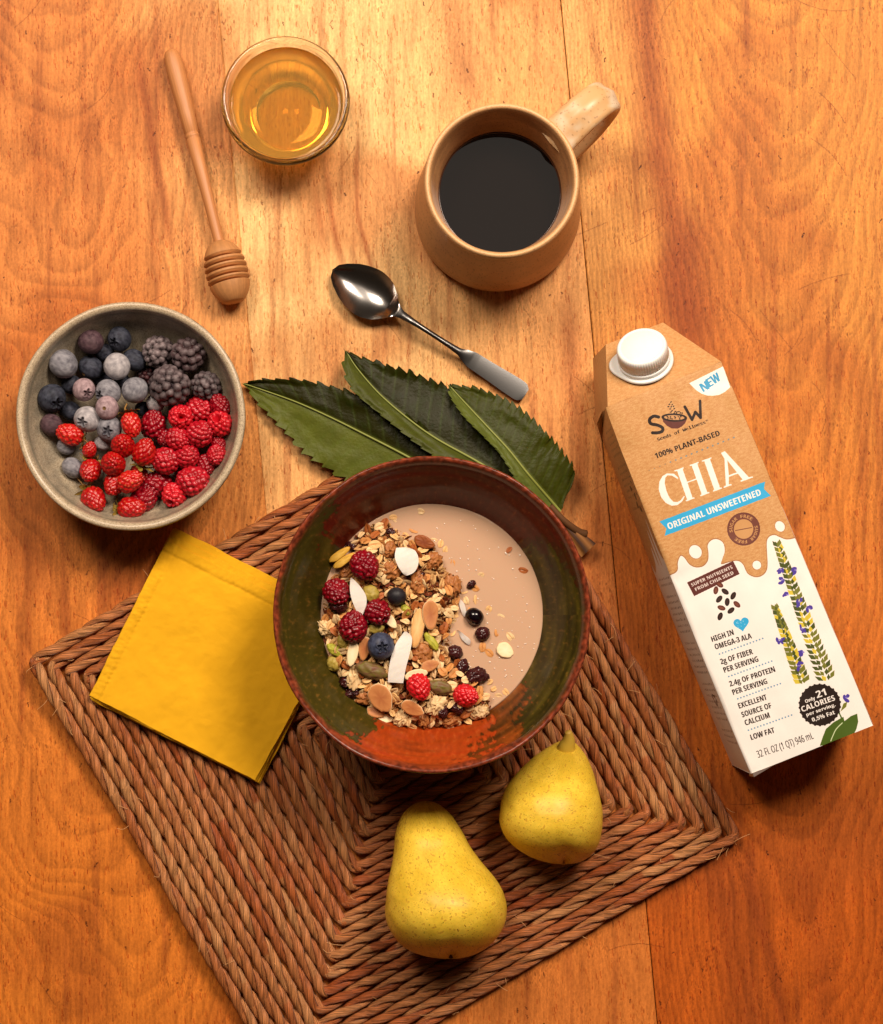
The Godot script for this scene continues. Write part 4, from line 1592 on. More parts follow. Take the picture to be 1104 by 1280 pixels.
	for q in [[262, 370, 64, 0, 1.2, 0.3, "dark raspberry highest on the granola, beside the yellow split peanut"], [142, 485, 60, 0, 0.5, 0.5, "dark raspberry furthest left, against the green bowl wall"], [320, 572, 58, 1, 1.0, 0.4, "hollow raspberry lying below the small dark blueberry and green chunk"],
		[213, 632, 64, 0, 1.35, 1.5, "dark raspberry just up left of the plump fresh blueberry"], [497, 893, 52, 2, 1.2, 0.2, "bright red raspberry below the long coconut flake"], [700, 930, 50, 2, 0.6, 0.8, "bright red raspberry furthest right, near the wrinkled raisins"]]:
		var s: float = q[2] * 0.2899 * sc(0.058)
		var b := turned(q[4], q[5] * 3.0, q[5])
		laid("raspberry", [ras, rash, bright][q[3]], rm, z2(q[0], q[1]), s * 0.62, b.scaled_local(Vector3(s, s, s)), q[6], "raspberry", "raspberries on the granola")
	# blueberries and dark dried berries
	var bm := vmat(0.45, 0.4)
	var fresh := blueberry_mesh(1.0, 21, lin(24, 26, 42), lin(88, 96, 122), 0.42)
	var s0: float = 61 * 0.2899 * sc(0.06)
	laid("blueberry", fresh, bm, z2(332, 716), s0 * 0.62, turned(0.15, 0.4, -0.12).scaled_local(Vector3(s0, s0, s0)), "plump blue blueberry with its crown facing up, on the granola", "blueberry")
	var plain := blueberry_mesh(1.0, 22, lin(26, 22, 26), lin(52, 50, 56), 0.35, false)
	s0 = 43 * 0.2899 * sc(0.06)
	laid("small_blueberry", plain, vmat(0.5, 0.4), z2(400, 502), s0 * 0.7, turned(1.2, 0.4, 0.6).scaled_local(Vector3(s0, s0, s0)), "matt black blueberry in the upper middle of the granola", "blueberry")
	var gloss := blueberry_mesh(1.0, 23, lin(12, 8, 10), lin(26, 18, 20), 0.3, false)
	s0 = 40 * 0.2899 * sc(0.055)
	laid("dark_berry", gloss, wet, z2(735, 588), s0 * 0.35, turned(0.9, 0, 0.5).scaled_local(Vector3(s0, s0, s0)), "glossy black berry half sunk in the milk", "berry", "", MILK)
	for q in [[770, 663, 32, 0, "round brown wrinkled currant afloat next to the glossy black berry"], [652, 743, 33, 0, "dark round currant at the edge of granola and milk"], [683, 806, 34, 1, "wrinkled raisin between two dark currants at the milk edge"], [735, 850, 50, 1, "longest wrinkled raisin, above the rightmost bright raspberry"], [772, 852, 26, 1, "small raisin end touching the longest raisin"],
		[212, 915, 40, 1, "purple raisin low on the left edge of the granola"], [190, 870, 34, 1, "dark raisin tucked against the green glaze, left edge"], [375, 225, 20, 1, "tiny dark berry floating near the far edge of granola"], [722, 450, 20, 1, "dark seed afloat in the middle of the milk"], [600, 1000, 30, 1, "raisin among nuts near the bottom raspberry pair"], [660, 985, 28, 1, "raisin just below the rightmost bright raspberry"], [205, 285, 24, 1, "dark raisin behind the yellow split peanut"], [505, 412, 18, 1, "small dark raisin below the broad coconut flake"], [150, 545, 40, 1, "purple raisin in the shade under the leftmost raspberry"]]:
		var s: float = q[2] * 0.2899 * sc(0.055)
		var rmesh := lump(1.0, 0.8, 0.72 if q[3] else 0.95, 0.55 if q[3] else 0.28, 400 + int(q[0]), lin(42, 18, 20), lin(78, 32, 32), 26, 18, 3.2)
		laid("raisin", rmesh, vmat(0.26, 0.5), z2(q[0], q[1]), s * 0.3, turned(rnd(-0.4, 0.4), rnd(0, TAU), 0).scaled_local(Vector3(s, s, s)), q[4], "raisin", "raisins and currants in the bowl")
	# coconut flakes: thin curved chips
	var cm := mat(srgb(240, 226, 214), 0.5)
	cm.subsurf_scatter_enabled = true
	cm.subsurf_scatter_strength = 0.15
	var chips := [
		[[[440, 290], [480, 305], [495, 350], [478, 395], [445, 412]], [[398, 292], [392, 330], [405, 370], [425, 400], [436, 412]], "broad white coconut flake standing at the far side of the granola"],
		[[[205, 420], [240, 455], [268, 500], [268, 545], [250, 588]], [[200, 425], [198, 470], [205, 510], [222, 555], [240, 584]], "crescent coconut flake between the two leftmost raspberries"],
		[[[440, 652], [466, 680], [458, 740], [440, 810], [428, 876]], [[432, 655], [400, 700], [380, 750], [366, 815], [362, 872]], "longest coconut flake, right of the fresh blueberry"],
		[[[663, 645], [690, 665], [718, 690], [715, 712]], [[662, 648], [680, 685], [702, 706], [712, 714]], "thin coconut sliver afloat left of the currant"],
		[[[668, 510], [690, 530], [700, 570], [692, 590]], [[664, 514], [672, 545], [682, 575], [688, 590]], "coconut flake half under the milk beside the heap"]]
	for q in chips:
		var L := []
		var R := []
		for w in q[0]: R.append(z2(w[0], w[1]))
		for w in q[1]: L.append(z2(w[0], w[1]))
		var lr := smooth2(L, 6)
		var rr := smooth2(R, 6)
		if rr.size() != lr.size():
			continue
		var cen := lr[lr.size() / 2].lerp(rr[rr.size() / 2], 0.5)
		var h0 := heap_h(cen)
		var o3 := at(cen.x, cen.y, h0)
		var g := Geo.new()
		for side in 2:
			var pts := PackedVector3Array()
			for i in lr.size():
				for j in 5:
					var p := lr[i].lerp(rr[i], j / 4.0)
					var t := float(i) / (lr.size() - 1)
					var h := h0 + 0.0042 + 0.0016 * sin(t * 3.0) + 0.0014 * (j / 4.0 - 0.5) - (0.0008 if side else 0.0) + 0.0003 * noise.get_noise_2d(p.x * 0.2, p.y * 0.2)
					if heap_in(cen) < 0: h -= 0.0038
					pts.append(at(p.x, p.y, h) - o3)
			g.grid(lr.size() - 1, 4, pts, PackedVector2Array(), PackedColorArray(), side == 1)
		var co := put("coconut_flake", g.done(), cm)
		co.position = o3
		tag(co, q[2], "coconut flake", "coconut flakes on the granola")
	# nuts
	var nm := vmat(0.5, 0.4)
	var skin := lin(150, 82, 42)
	var cream := lin(240, 214, 168)
	var alm := lin(196, 130, 76)
	for q in [[545, 582, 66, 35, 1.57, 0, "brown almond slice standing upright in the middle of the granola"], [490, 640, 88, 28, 1.72, 1, "long almond sliver beside the brown upright almond slice"], [332, 940, 66, 50, 1.05, 0, "largest oval almond slice, bottom left of the granola"], [470, 985, 52, 30, 0.45, 0, "almond slice low in the granola, right of the largest one"], [210, 750, 56, 24, 1.75, 2, "cream almond sliver left of the fresh blueberry"],
		[260, 727, 54, 25, 1.7, 0, "tan almond slice touching the fresh blueberry's left side"], [520, 268, 48, 26, 0.4, 3, "whole brown almond tip at the far edge of granola"], [868, 735, 40, 32, 0.6, 2, "pale translucent almond slice afloat on the milk"], [310, 1000, 40, 26, 0.4, 0, "almond slice partly hidden under the largest slice"], [345, 1028, 40, 22, 0.1, 2, "pale almond piece at the bottom left edge of the heap"], [485, 838, 52, 22, -0.25, 2, "tan almond slice under the long coconut flake's foot"], [545, 800, 40, 24, -0.3, 0, "brown almond piece right of the long coconut flake"], [375, 610, 36, 20, 0.9, 2, "pale almond chip below the matt blueberry"]]:
		var fc: Color = [alm, lin(214, 158, 92), cream, skin][q[5]]
		var core: Color = [lin(168, 98, 56), lin(232, 190, 128), lin(246, 228, 190), lin(124, 60, 30)][q[5]]
		var k2: float = 0.2899 * sc(0.06)
		var sm := slice_mesh(q[2] * k2, q[3] * k2, 0.0008 if q[5] != 3 else 0.003, 0.2, rnd(-0.08, 0.12), int(q[0] + q[1]), fc, core, cream if q[5] != 3 else skin)
		laid("almond_slice", sm, nm, z2(q[0], q[1]), 0.0030 if heap_in(z2(q[0], q[1])) > 0 else 0.0004, turned(0, -q[4], 0) * turned(rnd(-0.25, 0.25), 0, rnd(-0.15, 0.15)), q[6], "almond slice", "almond slices in the granola")
	for q in [[550, 697, 46, 20, 0.95, 1, "bright green pistachio half in the right middle of the granola"], [292, 822, 70, 36, 0.35, 0, "large purple green pistachio below the fresh blueberry"], [585, 893, 58, 30, 0.25, 0, "pistachio between the two bright red raspberries"], [285, 492, 40, 38, 0.5, 2, "square green pumpkin seed chunk against the crescent coconut"], [310, 640, 38, 24, -0.2, 2, "green seed under the hollow raspberry"], [136, 735, 42, 22, 0.55, 1, "pale green pistachio half on the left edge"], [128, 792, 34, 30, 1.2, 2, "yellow green nut chunk at the far left low edge"], [170, 700, 34, 24, 1.0, 2, "olive seed under the lower left raspberry"], [440, 560, 26, 18, 0.9, 1, "small light green seed right of the matt blueberry"]]:
		var k2: float = 0.2899 * sc(0.06)
		var cA: Color = [lin(118, 74, 62), lin(196, 188, 70), lin(150, 128, 44)][q[5]]
		var cB: Color = [lin(112, 104, 40), lin(150, 150, 46), lin(178, 156, 76)][q[5]]
		laid("pistachio", lump(q[2] * k2, q[3] * k2 * 0.7, q[3] * k2, 0.28, int(q[0]), cA, cB, 24, 16, 1.6), nm, z2(q[0], q[1]), 0.0018, turned(rnd(-0.2, 0.2), -q[4], 0), q[6], "pistachio", "pistachios in the granola")
	for q in [[570, 970, 46, 34, 0, "pale walnut chunk under the pistachio near the bottom"], [425, 1025, 40, 30, 0, "cream nut chunk at the bottom edge of the heap"], [215, 850, 50, 32, 0, "cream nut chunk left of the large pistachio"], [265, 935, 40, 28, 1, "brown nut piece left of the largest almond slice"], [520, 1030, 34, 22, 1, "brown nut at the very bottom of the heap"], [640, 1030, 46, 26, 1, "toasted brown cluster near the bottom right of the heap"], [495, 445, 44, 34, 1, "toasted brown cluster below the broad coconut flake"], [640, 455, 44, 36, 1, "toasted brown cluster at the right bulge of the heap"], [510, 745, 46, 38, 1, "toasted brown cluster right of the long coconut flake"], [380, 390, 40, 36, 1, "toasted brown cluster right of the highest raspberry"], [555, 350, 34, 40, 1, "toasted brown cluster right of the broad coconut flake"], [370, 300, 26, 34, 1, "reddish brown nut left of the broad coconut flake"], [100, 640, 30, 40, 0, "pale cluster on the left rim of the heap"], [760, 1000, 34, 26, 0, "pale cluster at the bottom right corner of the heap"], [183, 400, 24, 30, 1, "brown almond end between two raspberries at left"]]:
		var k2: float = 0.2899 * sc(0.06)
		laid("nut_chunk", lump(q[2] * k2, q[3] * k2 * 0.5, q[3] * k2, 0.75, int(q[0] * 3 + q[1]), lin(206, 164, 110) if q[4] == 0 else lin(146, 84, 42), lin(238, 210, 160) if q[4] == 0 else lin(186, 122, 66), 30, 22, 2.1), nm, z2(q[0], q[1]), 0.0008, turned(0, rnd(0, TAU), 0), q[5], "nut", "nut chunks and clusters in the granola")
	# split peanut with its dark slot
	var pn := thing("split_peanut", "yellow split peanut with a dark slot on the upper left bowl wall", "peanut", at(z2(162, 335).x, z2(162, 335).y, heap_h(z2(190, 360)) + 0.006))
	pn.basis = turned(0.1, 0.62, 0.25)
	var hm := slice_mesh(0.0076, 0.0022, 0.0014, 0.1, -0.1, 5, lin(214, 164, 62), lin(232, 190, 92), lin(196, 138, 52))
	for s in [-1, 1]:
		var o := put("peanut_half", hm, nm, pn)
		o.position = Vector3(0, 0, 0.00215 * s)
	# milk droplets left on the surface
	var dm := mat(srgb(225, 205, 186), 0.1)
	var sph := SphereMesh.new()
	sph.radius = 0.0004
	sph.height = 0.0005
	sph.radial_segments = 10
	sph.rings = 5
	var bm2 := MultiMesh.new()
	bm2.transform_format = MultiMesh.TRANSFORM_3D
	bm2.mesh = sph
	var where: Array[Transform3D] = []
	while where.size() < 110:
		var p := z2(rnd(560, 1000), rnd(140, 980))
		var d := heap_in(p)
		if d > 0 or p.distance_to(Vector2(541, 770)) > 133 or (d < -9.0 and rng.randf() < 0.75):
			continue
		where.append(Transform3D(Basis().scaled(Vector3.ONE * rnd(0.5, 1.5)), at(p.x, p.y, MILK + 0.0001)))
	bm2.instance_count = where.size()
	for i in where.size():
		bm2.set_instance_transform(i, where[i])
	var bo := MultiMeshInstance3D.new()
	bo.name = "milk_bubbles"
	bo.multimesh = bm2
	bo.material_override = dm
	add_child(bo, true)
	tag(bo, "tiny bubbles on the milk along the edge of the granola", "bubbles")
	bo.set_meta("kind", "stuff")

# ------------------------------------------------------------------ bowl of berries
func z1(x: float, y: float) -> Vector2: return Vector2(x * 0.2989, 350 + y * 0.2989)

const DISH := [Vector2(0, 0.008), Vector2(0.035, 0.012), Vector2(0.052, 0.026), Vector2(0.0605, 0.046)]
var dish_c: Vector3

func dish_spot(p: Vector2, rad: float, level: int) -> Vector3:
	var h: float = [0.0165, 0.0245, 0.0315, 0.037][level]
	for k in 3:
		var w := at(p.x, p.y, h)
		var r := Vector2(w.x - dish_c.x, w.z - dish_c.z).length()
		h = maxf([0.0165, 0.0245, 0.0315, 0.037][level], curve(DISH, minf(r, 0.0605)) + rad * 0.92)
	return at(p.x, p.y, h)

func build_berry_bowl() -> void:
	dish_c = at(163, 520, 0.048)
	dish_c.y = 0
	var th := thing("stoneware_bowl", "speckled grey green stoneware bowl full of berries at the left", "bowl", dish_c)
	var outer := smooth2([Vector2(0, 0.002), Vector2(0.028, 0.002), Vector2(0.030, 0.0), Vector2(0.034, 0.0), Vector2(0.036, 0.004), Vector2(0.050, 0.014), Vector2(0.060, 0.030), Vector2(0.0645, 0.0435)], 8)
	var rim := smooth2([Vector2(0.0645, 0.0435), Vector2(0.0655, 0.0462), Vector2(0.0648, 0.0480), Vector2(0.0630, 0.0483), Vector2(0.0612, 0.0470), Vector2(0.0602, 0.0440)], 6)
	var inner := smooth2([Vector2(0.0602, 0.0440), Vector2(0.0575, 0.036), Vector2(0.052, 0.0255), Vector2(0.035, 0.0118), Vector2(0, 0.008)], 8)
	var prof := PackedVector2Array()
	var vv := PackedFloat32Array()
	for k in outer.size() - 1:
		prof.append(outer[k]); vv.append(0.42 * k / (outer.size() - 1))
	for k in rim.size() - 1:
		prof.append(rim[k]); vv.append(0.42 + 0.16 * k / (rim.size() - 1))
	for k in inner.size():
		prof.append(inner[k]); vv.append(0.58 + 0.42 * k / (inner.size() - 1))
	var seg := 120
	var pts := PackedVector3Array()
	var uv := PackedVector2Array()
	for i in seg + 1:
		var a := TAU * (i % seg) / seg
		for j in prof.size():
			var k := 1.0 + 0.006 * noise.get_noise_2d(cos(a) * 1.1 + 3.0, sin(a) * 1.1)
			pts.append(Vector3(prof[j].x * k * cos(a), prof[j].y, prof[j].x * k * sin(a)))
			uv.append(Vector2(float(i) / seg, vv[j]))
	var g := Geo.new()
	g.grid(seg, prof.size() - 1, pts, uv)
	var w := 1024
	var h := 256
	var im := Image.create(w, h, false, Image.FORMAT_RGB8)
	var n1 := noise_bytes(w, h, 0.03, 71, 3)
	var n2 := noise_bytes(w, h, 0.33, 72, 2)
	for y in h:
		var v := float(y) / h
		for x in w:
			var q := y * w + x
			var c := Vector3(184, 168, 142).lerp(Vector3(150, 139, 120), clampf(n1[q] / 170.0 - 0.2, 0, 1))
			if v > 0.42 and v < 0.60:
				var l := clampf(1.0 - absf(v - 0.505) / 0.085, 0, 1)
				c = c.lerp(Vector3(214, 190, 156), l * 0.75)
			if absf(v - 0.435) < 0.014 + n1[q] / 9000.0:
				c = c.lerp(Vector3(92, 62, 40), 0.7)
			if absf(v - 0.60) < 0.02:
				c = c.lerp(Vector3(120, 116, 98), 0.5)
			c *= 0.74 + 0.44 * n2[q] / 255.0
			if n2[q] > 174:
				c = c.lerp(Vector3(74, 58, 42), 0.55)
			im.set_pixel(x, y, Color(c.x / 255.0, c.y / 255.0, c.z / 255.0))
	var m := StandardMaterial3D.new()
	m.albedo_texture = tex_of(im)
	m.roughness = 0.33
	put("bowl_body", g.done(), m, th)

	# blueberries: x, y, r, level, tone, crown tilt (x, z), label
	var fm := vmat(0.62, 0.3)
	var tones := [[lin(46, 44, 58), lin(160, 158, 164), 0.58], [lin(44, 28, 36), lin(110, 86, 92), 0.42], [lin(24, 24, 34), lin(84, 88, 102), 0.36], [lin(70, 68, 80), lin(190, 184, 186), 0.68], [lin(84, 60, 68), lin(190, 164, 168), 0.6]]
	var bb := [
		[380, 258, 55, 1, 1, 2.4, 0.3, 0, "purplish blueberry at the top left of the blueberry pile"],
		[500, 246, 53, 1, 2, 0.5, 0.4, 1, "dark blue black blueberry at the very top, beside the blackberries"],
		[265, 350, 61, 1, 0, 2.5, 0.8, 0, "large grey blueberry leftmost in the upper row"],
		[380, 367, 53, 1, 2, 0.9, 0.6, 0, "dark blueberry between the large grey one and the pale one"],
		[440, 305, 42, 0, 2, 1.5, 0.2, 0, "shaded blueberry deep between the top two"],
		[490, 361, 57, 2, 3, 2.8, 0.2, 0, "pale frosty blueberry in the middle of the pile, no crown showing"],
		[562, 335, 50, 1, 2, 1.6, 0.5, 0, "slate blueberry just left of the upper left blackberry"],
		[298, 437, 42, 0, 2, 1.4, -0.5, 0, "shaded dark blueberry below the large grey one"],
		[352, 459, 50, 2, 4, 0.5, -0.5, 1, "pinkish blueberry with a dark crown turned right"],
		[453, 470, 56, 2, 0, 0.45, 0.7, 1, "grey blueberry with a dark slit crown on its upper left"],
		[217, 494, 58, 1, 2, 0.7, -0.6, 1, "dark blueberry with star crown, leftmost of the middle row"],
		[565, 461, 58, 2, 0, 2.6, -0.4, 0, "blue grey blueberry left of the big front blackberry"],
		[448, 535, 50, 3, 4, 0.15, 0.1, 0, "mauve blueberry with a flat dull top, above the two toned one"],
		[297, 548, 44, 0, 2, 1.8, 0.6, 0, "shaded blueberry between the star crowned one and the pale one"],
		[367, 582, 57, 2, 3, 0.35, 0.35, 1, "palest blueberry with a black star crown, lower middle"],
		[457, 622, 54, 2, 0, 0.3, 0.0, 1, "two toned blueberry with crown facing up, beside the strawberries"],
		[216, 606, 50, 1, 1, 1.9, 0.7, 0, "purple blueberry at left, touching the leftmost strawberry"],
		[277, 696, 38, 1, 0, 2.1, 0.2, 0, "half hidden grey blueberry just below the leftmost strawberry"],
		[303, 785, 46, 1, 0, 1.3, 0.7, 0, "dull grey blueberry lowest in the bowl, beside the strawberries"],
		[598, 540, 36, 0, 2, 1.5, 0.1, 0, "shaded blueberry under the big front blackberry"],
		[650, 516, 40, 1, 3, 2.1, 0.5, 0, "pale blueberry below left of the big front blackberry"],
		[432, 420, 38, 0, 2, 1.9, 0.3, 0, "shaded blueberry in the centre gap of the pile"],
		[430, 682, 36, 1, 3, 1.9, 0.3, 0, "pale blueberry half hidden under the strawberry stalks"],
		[510, 420, 36, 0, 2, 1.9, 0.3, 0, "shaded blueberry deep under the blue grey one"]]
	var kk := 0
	for q in bb:
		kk += 1
		var r: float = q[2] * 0.2989 * sc(0.03)
		var t: Array = tones[q[4]]
		var o := put("frozen_blueberry", blueberry_mesh(r, 500 + kk, t[0], t[1], t[2], q[7] == 1), fm)
		var p := z1(q[0], q[1])
		o.transform = Transform3D(turned(q[5], 0, q[6]), dish_spot(p, r, q[3]))
		tag(o, q[8], "blueberry", "frozen blueberries in the stoneware bowl")
	# blackberries
	var km := vmat(0.5, 0.4)
	var fr := lin(156, 140, 142)
	for q in [[660, 302, 70, 1, 0, "frosted blackberry at upper left of the four blackberries"], [790, 312, 74, 1, 1, "reddish frosted blackberry at the upper right of the four"], [710, 440, 90, 2, 2, "largest blackberry at the front of the four, facing up"], [862, 442, 64, 1, 3, "small dark blackberry against the right bowl wall"], [615, 400, 46, 0, 4, "dark red frozen berry deep between blackberries and blueberries"]]:
		var r: float = q[2] * 0.2989 * sc(0.03)
		var cols := [lin(20, 11, 15), lin(46, 15, 20), lin(24, 10, 14), lin(15, 9, 12), lin(64, 10, 16)]
		var o := put("frozen_blackberry", drupe_mesh([46, 44, 52, 50, 48][q[4]], 1.0, 1.06, 0.08, 0.30, 0.26, 600 + q[4], cols[q[4]], lin(36, 16, 22), false, 0.0, Color.BLACK, Color(fr.r, fr.g, fr.b, [0.78, 0.45, 0.56, 0.5, 0.1][q[4]]), 84, 58), km)
		o.transform = Transform3D(turned([0.5, 1.0, 0.25, 0.9, 0.4][q[4]], q[4] * 1.3, [0.4, -0.5, 0.1, -0.3, 0.2][q[4]]).scaled_local(Vector3(r, r, r)), dish_spot(z1(q[0], q[1]), r, q[3]))
		tag(o, q[5], "blackberry", "frozen blackberries in the stoneware bowl")
	# raspberries
	var rm := vmat(0.36, 0.5)
	rm.subsurf_scatter_enabled = true
	rm.subsurf_scatter_strength = 0.08
	var rc := lin(150, 12, 26)
	var rv := lin(186, 24, 40)
	var solid := [drupe_mesh(88, 1.0, 1.12, 0.14, 0.21, 0.17, 311, rc, rv), drupe_mesh(82, 1.0, 1.18, 0.18, 0.215, 0.17, 312, lin(128, 8, 22), rc)]
	var hol := drupe_mesh(76, 1.0, 1.02, 0.10, 0.225, 0.19, 313, lin(186, 18, 32), lin(206, 34, 46), true)
	for q in [[642, 602, 56, 1, 1, 1.2, 0.3, "dark raspberry beside the upright strawberry"], [756, 574, 54, 2, 2, 0.25, 0.1, "hollow raspberry just under the largest blackberry, hole facing up"], [838, 545, 60, 1, 0, 1.0, 0.6, "raspberry below the small dark blackberry"], [920, 524, 45, 1, 1, 1.3, -0.4, "dark raspberry highest against the right wall"], [919, 599, 57, 2, 2, 0.2, -0.35, "hollow raspberry at the far right, hole facing up"], [838, 642, 58, 2, 0, 0.9, 0.2, "raspberry left of the far right hollow one"], [746, 665, 50, 2, 0, 1.2, -0.3, "raspberry below the hollow one under the blackberry"], [692, 662, 38, 1, 1, 0.8, 0.2, "half hidden raspberry right of the strawberry cluster"],
		[785, 737, 52, 2, 0, 0.6, 0.5, "round raspberry in the middle of the raspberry patch"], [690, 755, 58, 2, 0, 1.1, 1.0, "long raspberry leaning against the strawberry cluster"], [905, 733, 42, 2, 0, 0.9, -0.6, "small raspberry at right, over a darker one"], [862, 775, 42, 1, 1, 1.0, 0.2, "dark raspberry wedged at right above the biggest lower one"], [912, 682, 34, 1, 1, 1.4, 0.4, "small dark raspberry below the far right hollow one"], [806, 842, 66, 2, 0, 1.25, 0.5, "biggest raspberry, at the lower right of the patch"], [655, 852, 56, 1, 1, 0.7, 0.8, "dark raspberry between the strawberries and the lower hollow raspberry"], [727, 901, 54, 2, 2, 0.85, 0.25, "lowest raspberry, its opening turned to the viewer"], [605, 912, 56, 0, 1, 1.2, 0.2, "shaded raspberry behind the lowest strawberry"], [770, 800, 36, 0, 1, 1.0, 0.0, "shaded raspberry deep in the middle of the patch"]]:
		var r: float = q[2] * 0.2989 * sc(0.03)
		var o := put("frozen_raspberry", hol if q[4] == 2 else solid[q[4]], rm)
		o.transform = Transform3D(turned(q[5], q[0] * 0.7, q[6]).scaled_local(Vector3(r, r, r)), dish_spot(z1(q[0], q[1]), r, q[3]))
		tag(o, q[7], "raspberry", "raspberries in the stoneware bowl")
	# wild strawberries with calyx and stalk
	var sm := vmat(0.34, 0.5)
	var sc1 := lin(182, 18, 20)
	var sc2 := lin(156, 8, 18)
	var smesh := [drupe_mesh(78, 1.0, 1.25, 0.20, 0.21, 0.10, 321, sc2, sc1, false, 0.2, lin(190, 96, 48)), drupe_mesh(70, 1.0, 1.35, 0.16, 0.22, 0.11, 322, sc1, lin(196, 34, 28), false, 0.22, lin(214, 130, 80))]
	var gm := vmat(0.55, 0.4)
	# x, y, r, level, mesh, tip direction on the picture (dx, dy, up), calyx, label
	for q in [[292, 645, 46, 2, 1, -0.9, -0.3, 0.15, true, "leftmost strawberry, lying sideways with a bleached right end"], [550, 606, 42, 3, 1, 0.3, 1.0, 0.2, true, "upright strawberry with a long stalk, next to the two toned blueberry"], [514, 690, 50, 3, 0, 0.1, -0.2, 1.0, false, "round strawberry below the upright stalked one"], [605, 718, 50, 3, 0, 0.35, -1.0, 0.5, true, "strawberry with its leafy cap at lower left, beside the raspberries"], [475, 766, 52, 3, 0, 0.2, -0.1, 1.0, true, "shiny strawberry in the centre of the strawberry cluster, green cap left"], [378, 800, 46, 2, 0, -0.1, 0.6, 0.7, true, "dark strawberry left of the shiny central one"],
		[545, 840, 46, 3, 1, 0.9, -0.4, 0.3, false, "pinkish strawberry lying to the right below the shiny one"], [478, 856, 46, 2, 0, -0.2, 0.6, 0.6, true, "dark strawberry under the pinkish one"], [395, 920, 50, 2, 0, 0.5, 0.6, 0.4, true, "strawberry at the lower left with its stalk going up"], [552, 955, 50, 2, 0, 1.0, -0.1, 0.2, true, "lowest strawberry, its leafy cap on the left"], [376, 708, 30, 2, 0, 0.4, -0.8, 0.4, true, "small strawberry peeping out under the stalks"], [585, 815, 38, 1, 1, 0.6, 0.5, 0.4, false, "strawberry half hidden behind the pinkish one"]]:
		var r: float = q[2] * 0.2989 * sc(0.032)
		var where := dish_spot(z1(q[0], q[1]), r, q[3])
		var o := thing("wild_strawberry", q[9], "strawberry", where, "wild strawberries in the stoneware bowl")
		o.basis = up_along(Vector3(q[5], q[7], q[6]), q[0])
		var body := put("fruit", smesh[q[4]], sm, o)
		body.scale = Vector3(r, r, r)
		if not q[8]:
			continue
		var cg := Geo.new()
		for s in 8:
			var a := TAU * s / 8.0 + rnd(-0.2, 0.2)
			var d := Vector3(cos(a), 0, sin(a))
			var sd := Vector3(-sin(a), 0, cos(a))
			var L := r * rnd(0.85, 1.35)
			var sep := PackedVector3Array()
			for i in 6:
				var t := i / 5.0
				var wd := r * 0.20 * sin(PI * minf(0.96, t * 0.85 + 0.12))
				var c := d * L * t + Vector3(0, -r * 1.17 - r * 0.28 * sin(t * 2.5) * rnd(0.4, 1.2), 0)
				for j in 3:
					sep.append(c + sd * wd * (j - 1) + Vector3(0, r * 0.05 * absf(j - 1), 0))
			var cl := PackedColorArray()
			for i in 18: cl.append(lin(118, 112, 44).lerp(lin(160, 128, 62), (i / 3) / 5.0))
			cg.grid(5, 2, sep, PackedVector2Array(), cl)
		put("calyx", cg.done(), gm, o)
		var sp := smooth3([Vector3(0, -r * 1.15, 0), Vector3(r * 0.2, -r * 1.7, r * 0.1), Vector3(r * rnd(-0.2, 1.1), -r * rnd(2.3, 3.2), r * rnd(-0.5, 0.5))], 6)
		var rad := PackedFloat32Array()
		for i in sp.size(): rad.append(0.0005)
		put("stalk", tube(sp, rad, 6, lin(150, 112, 62)), gm, o)

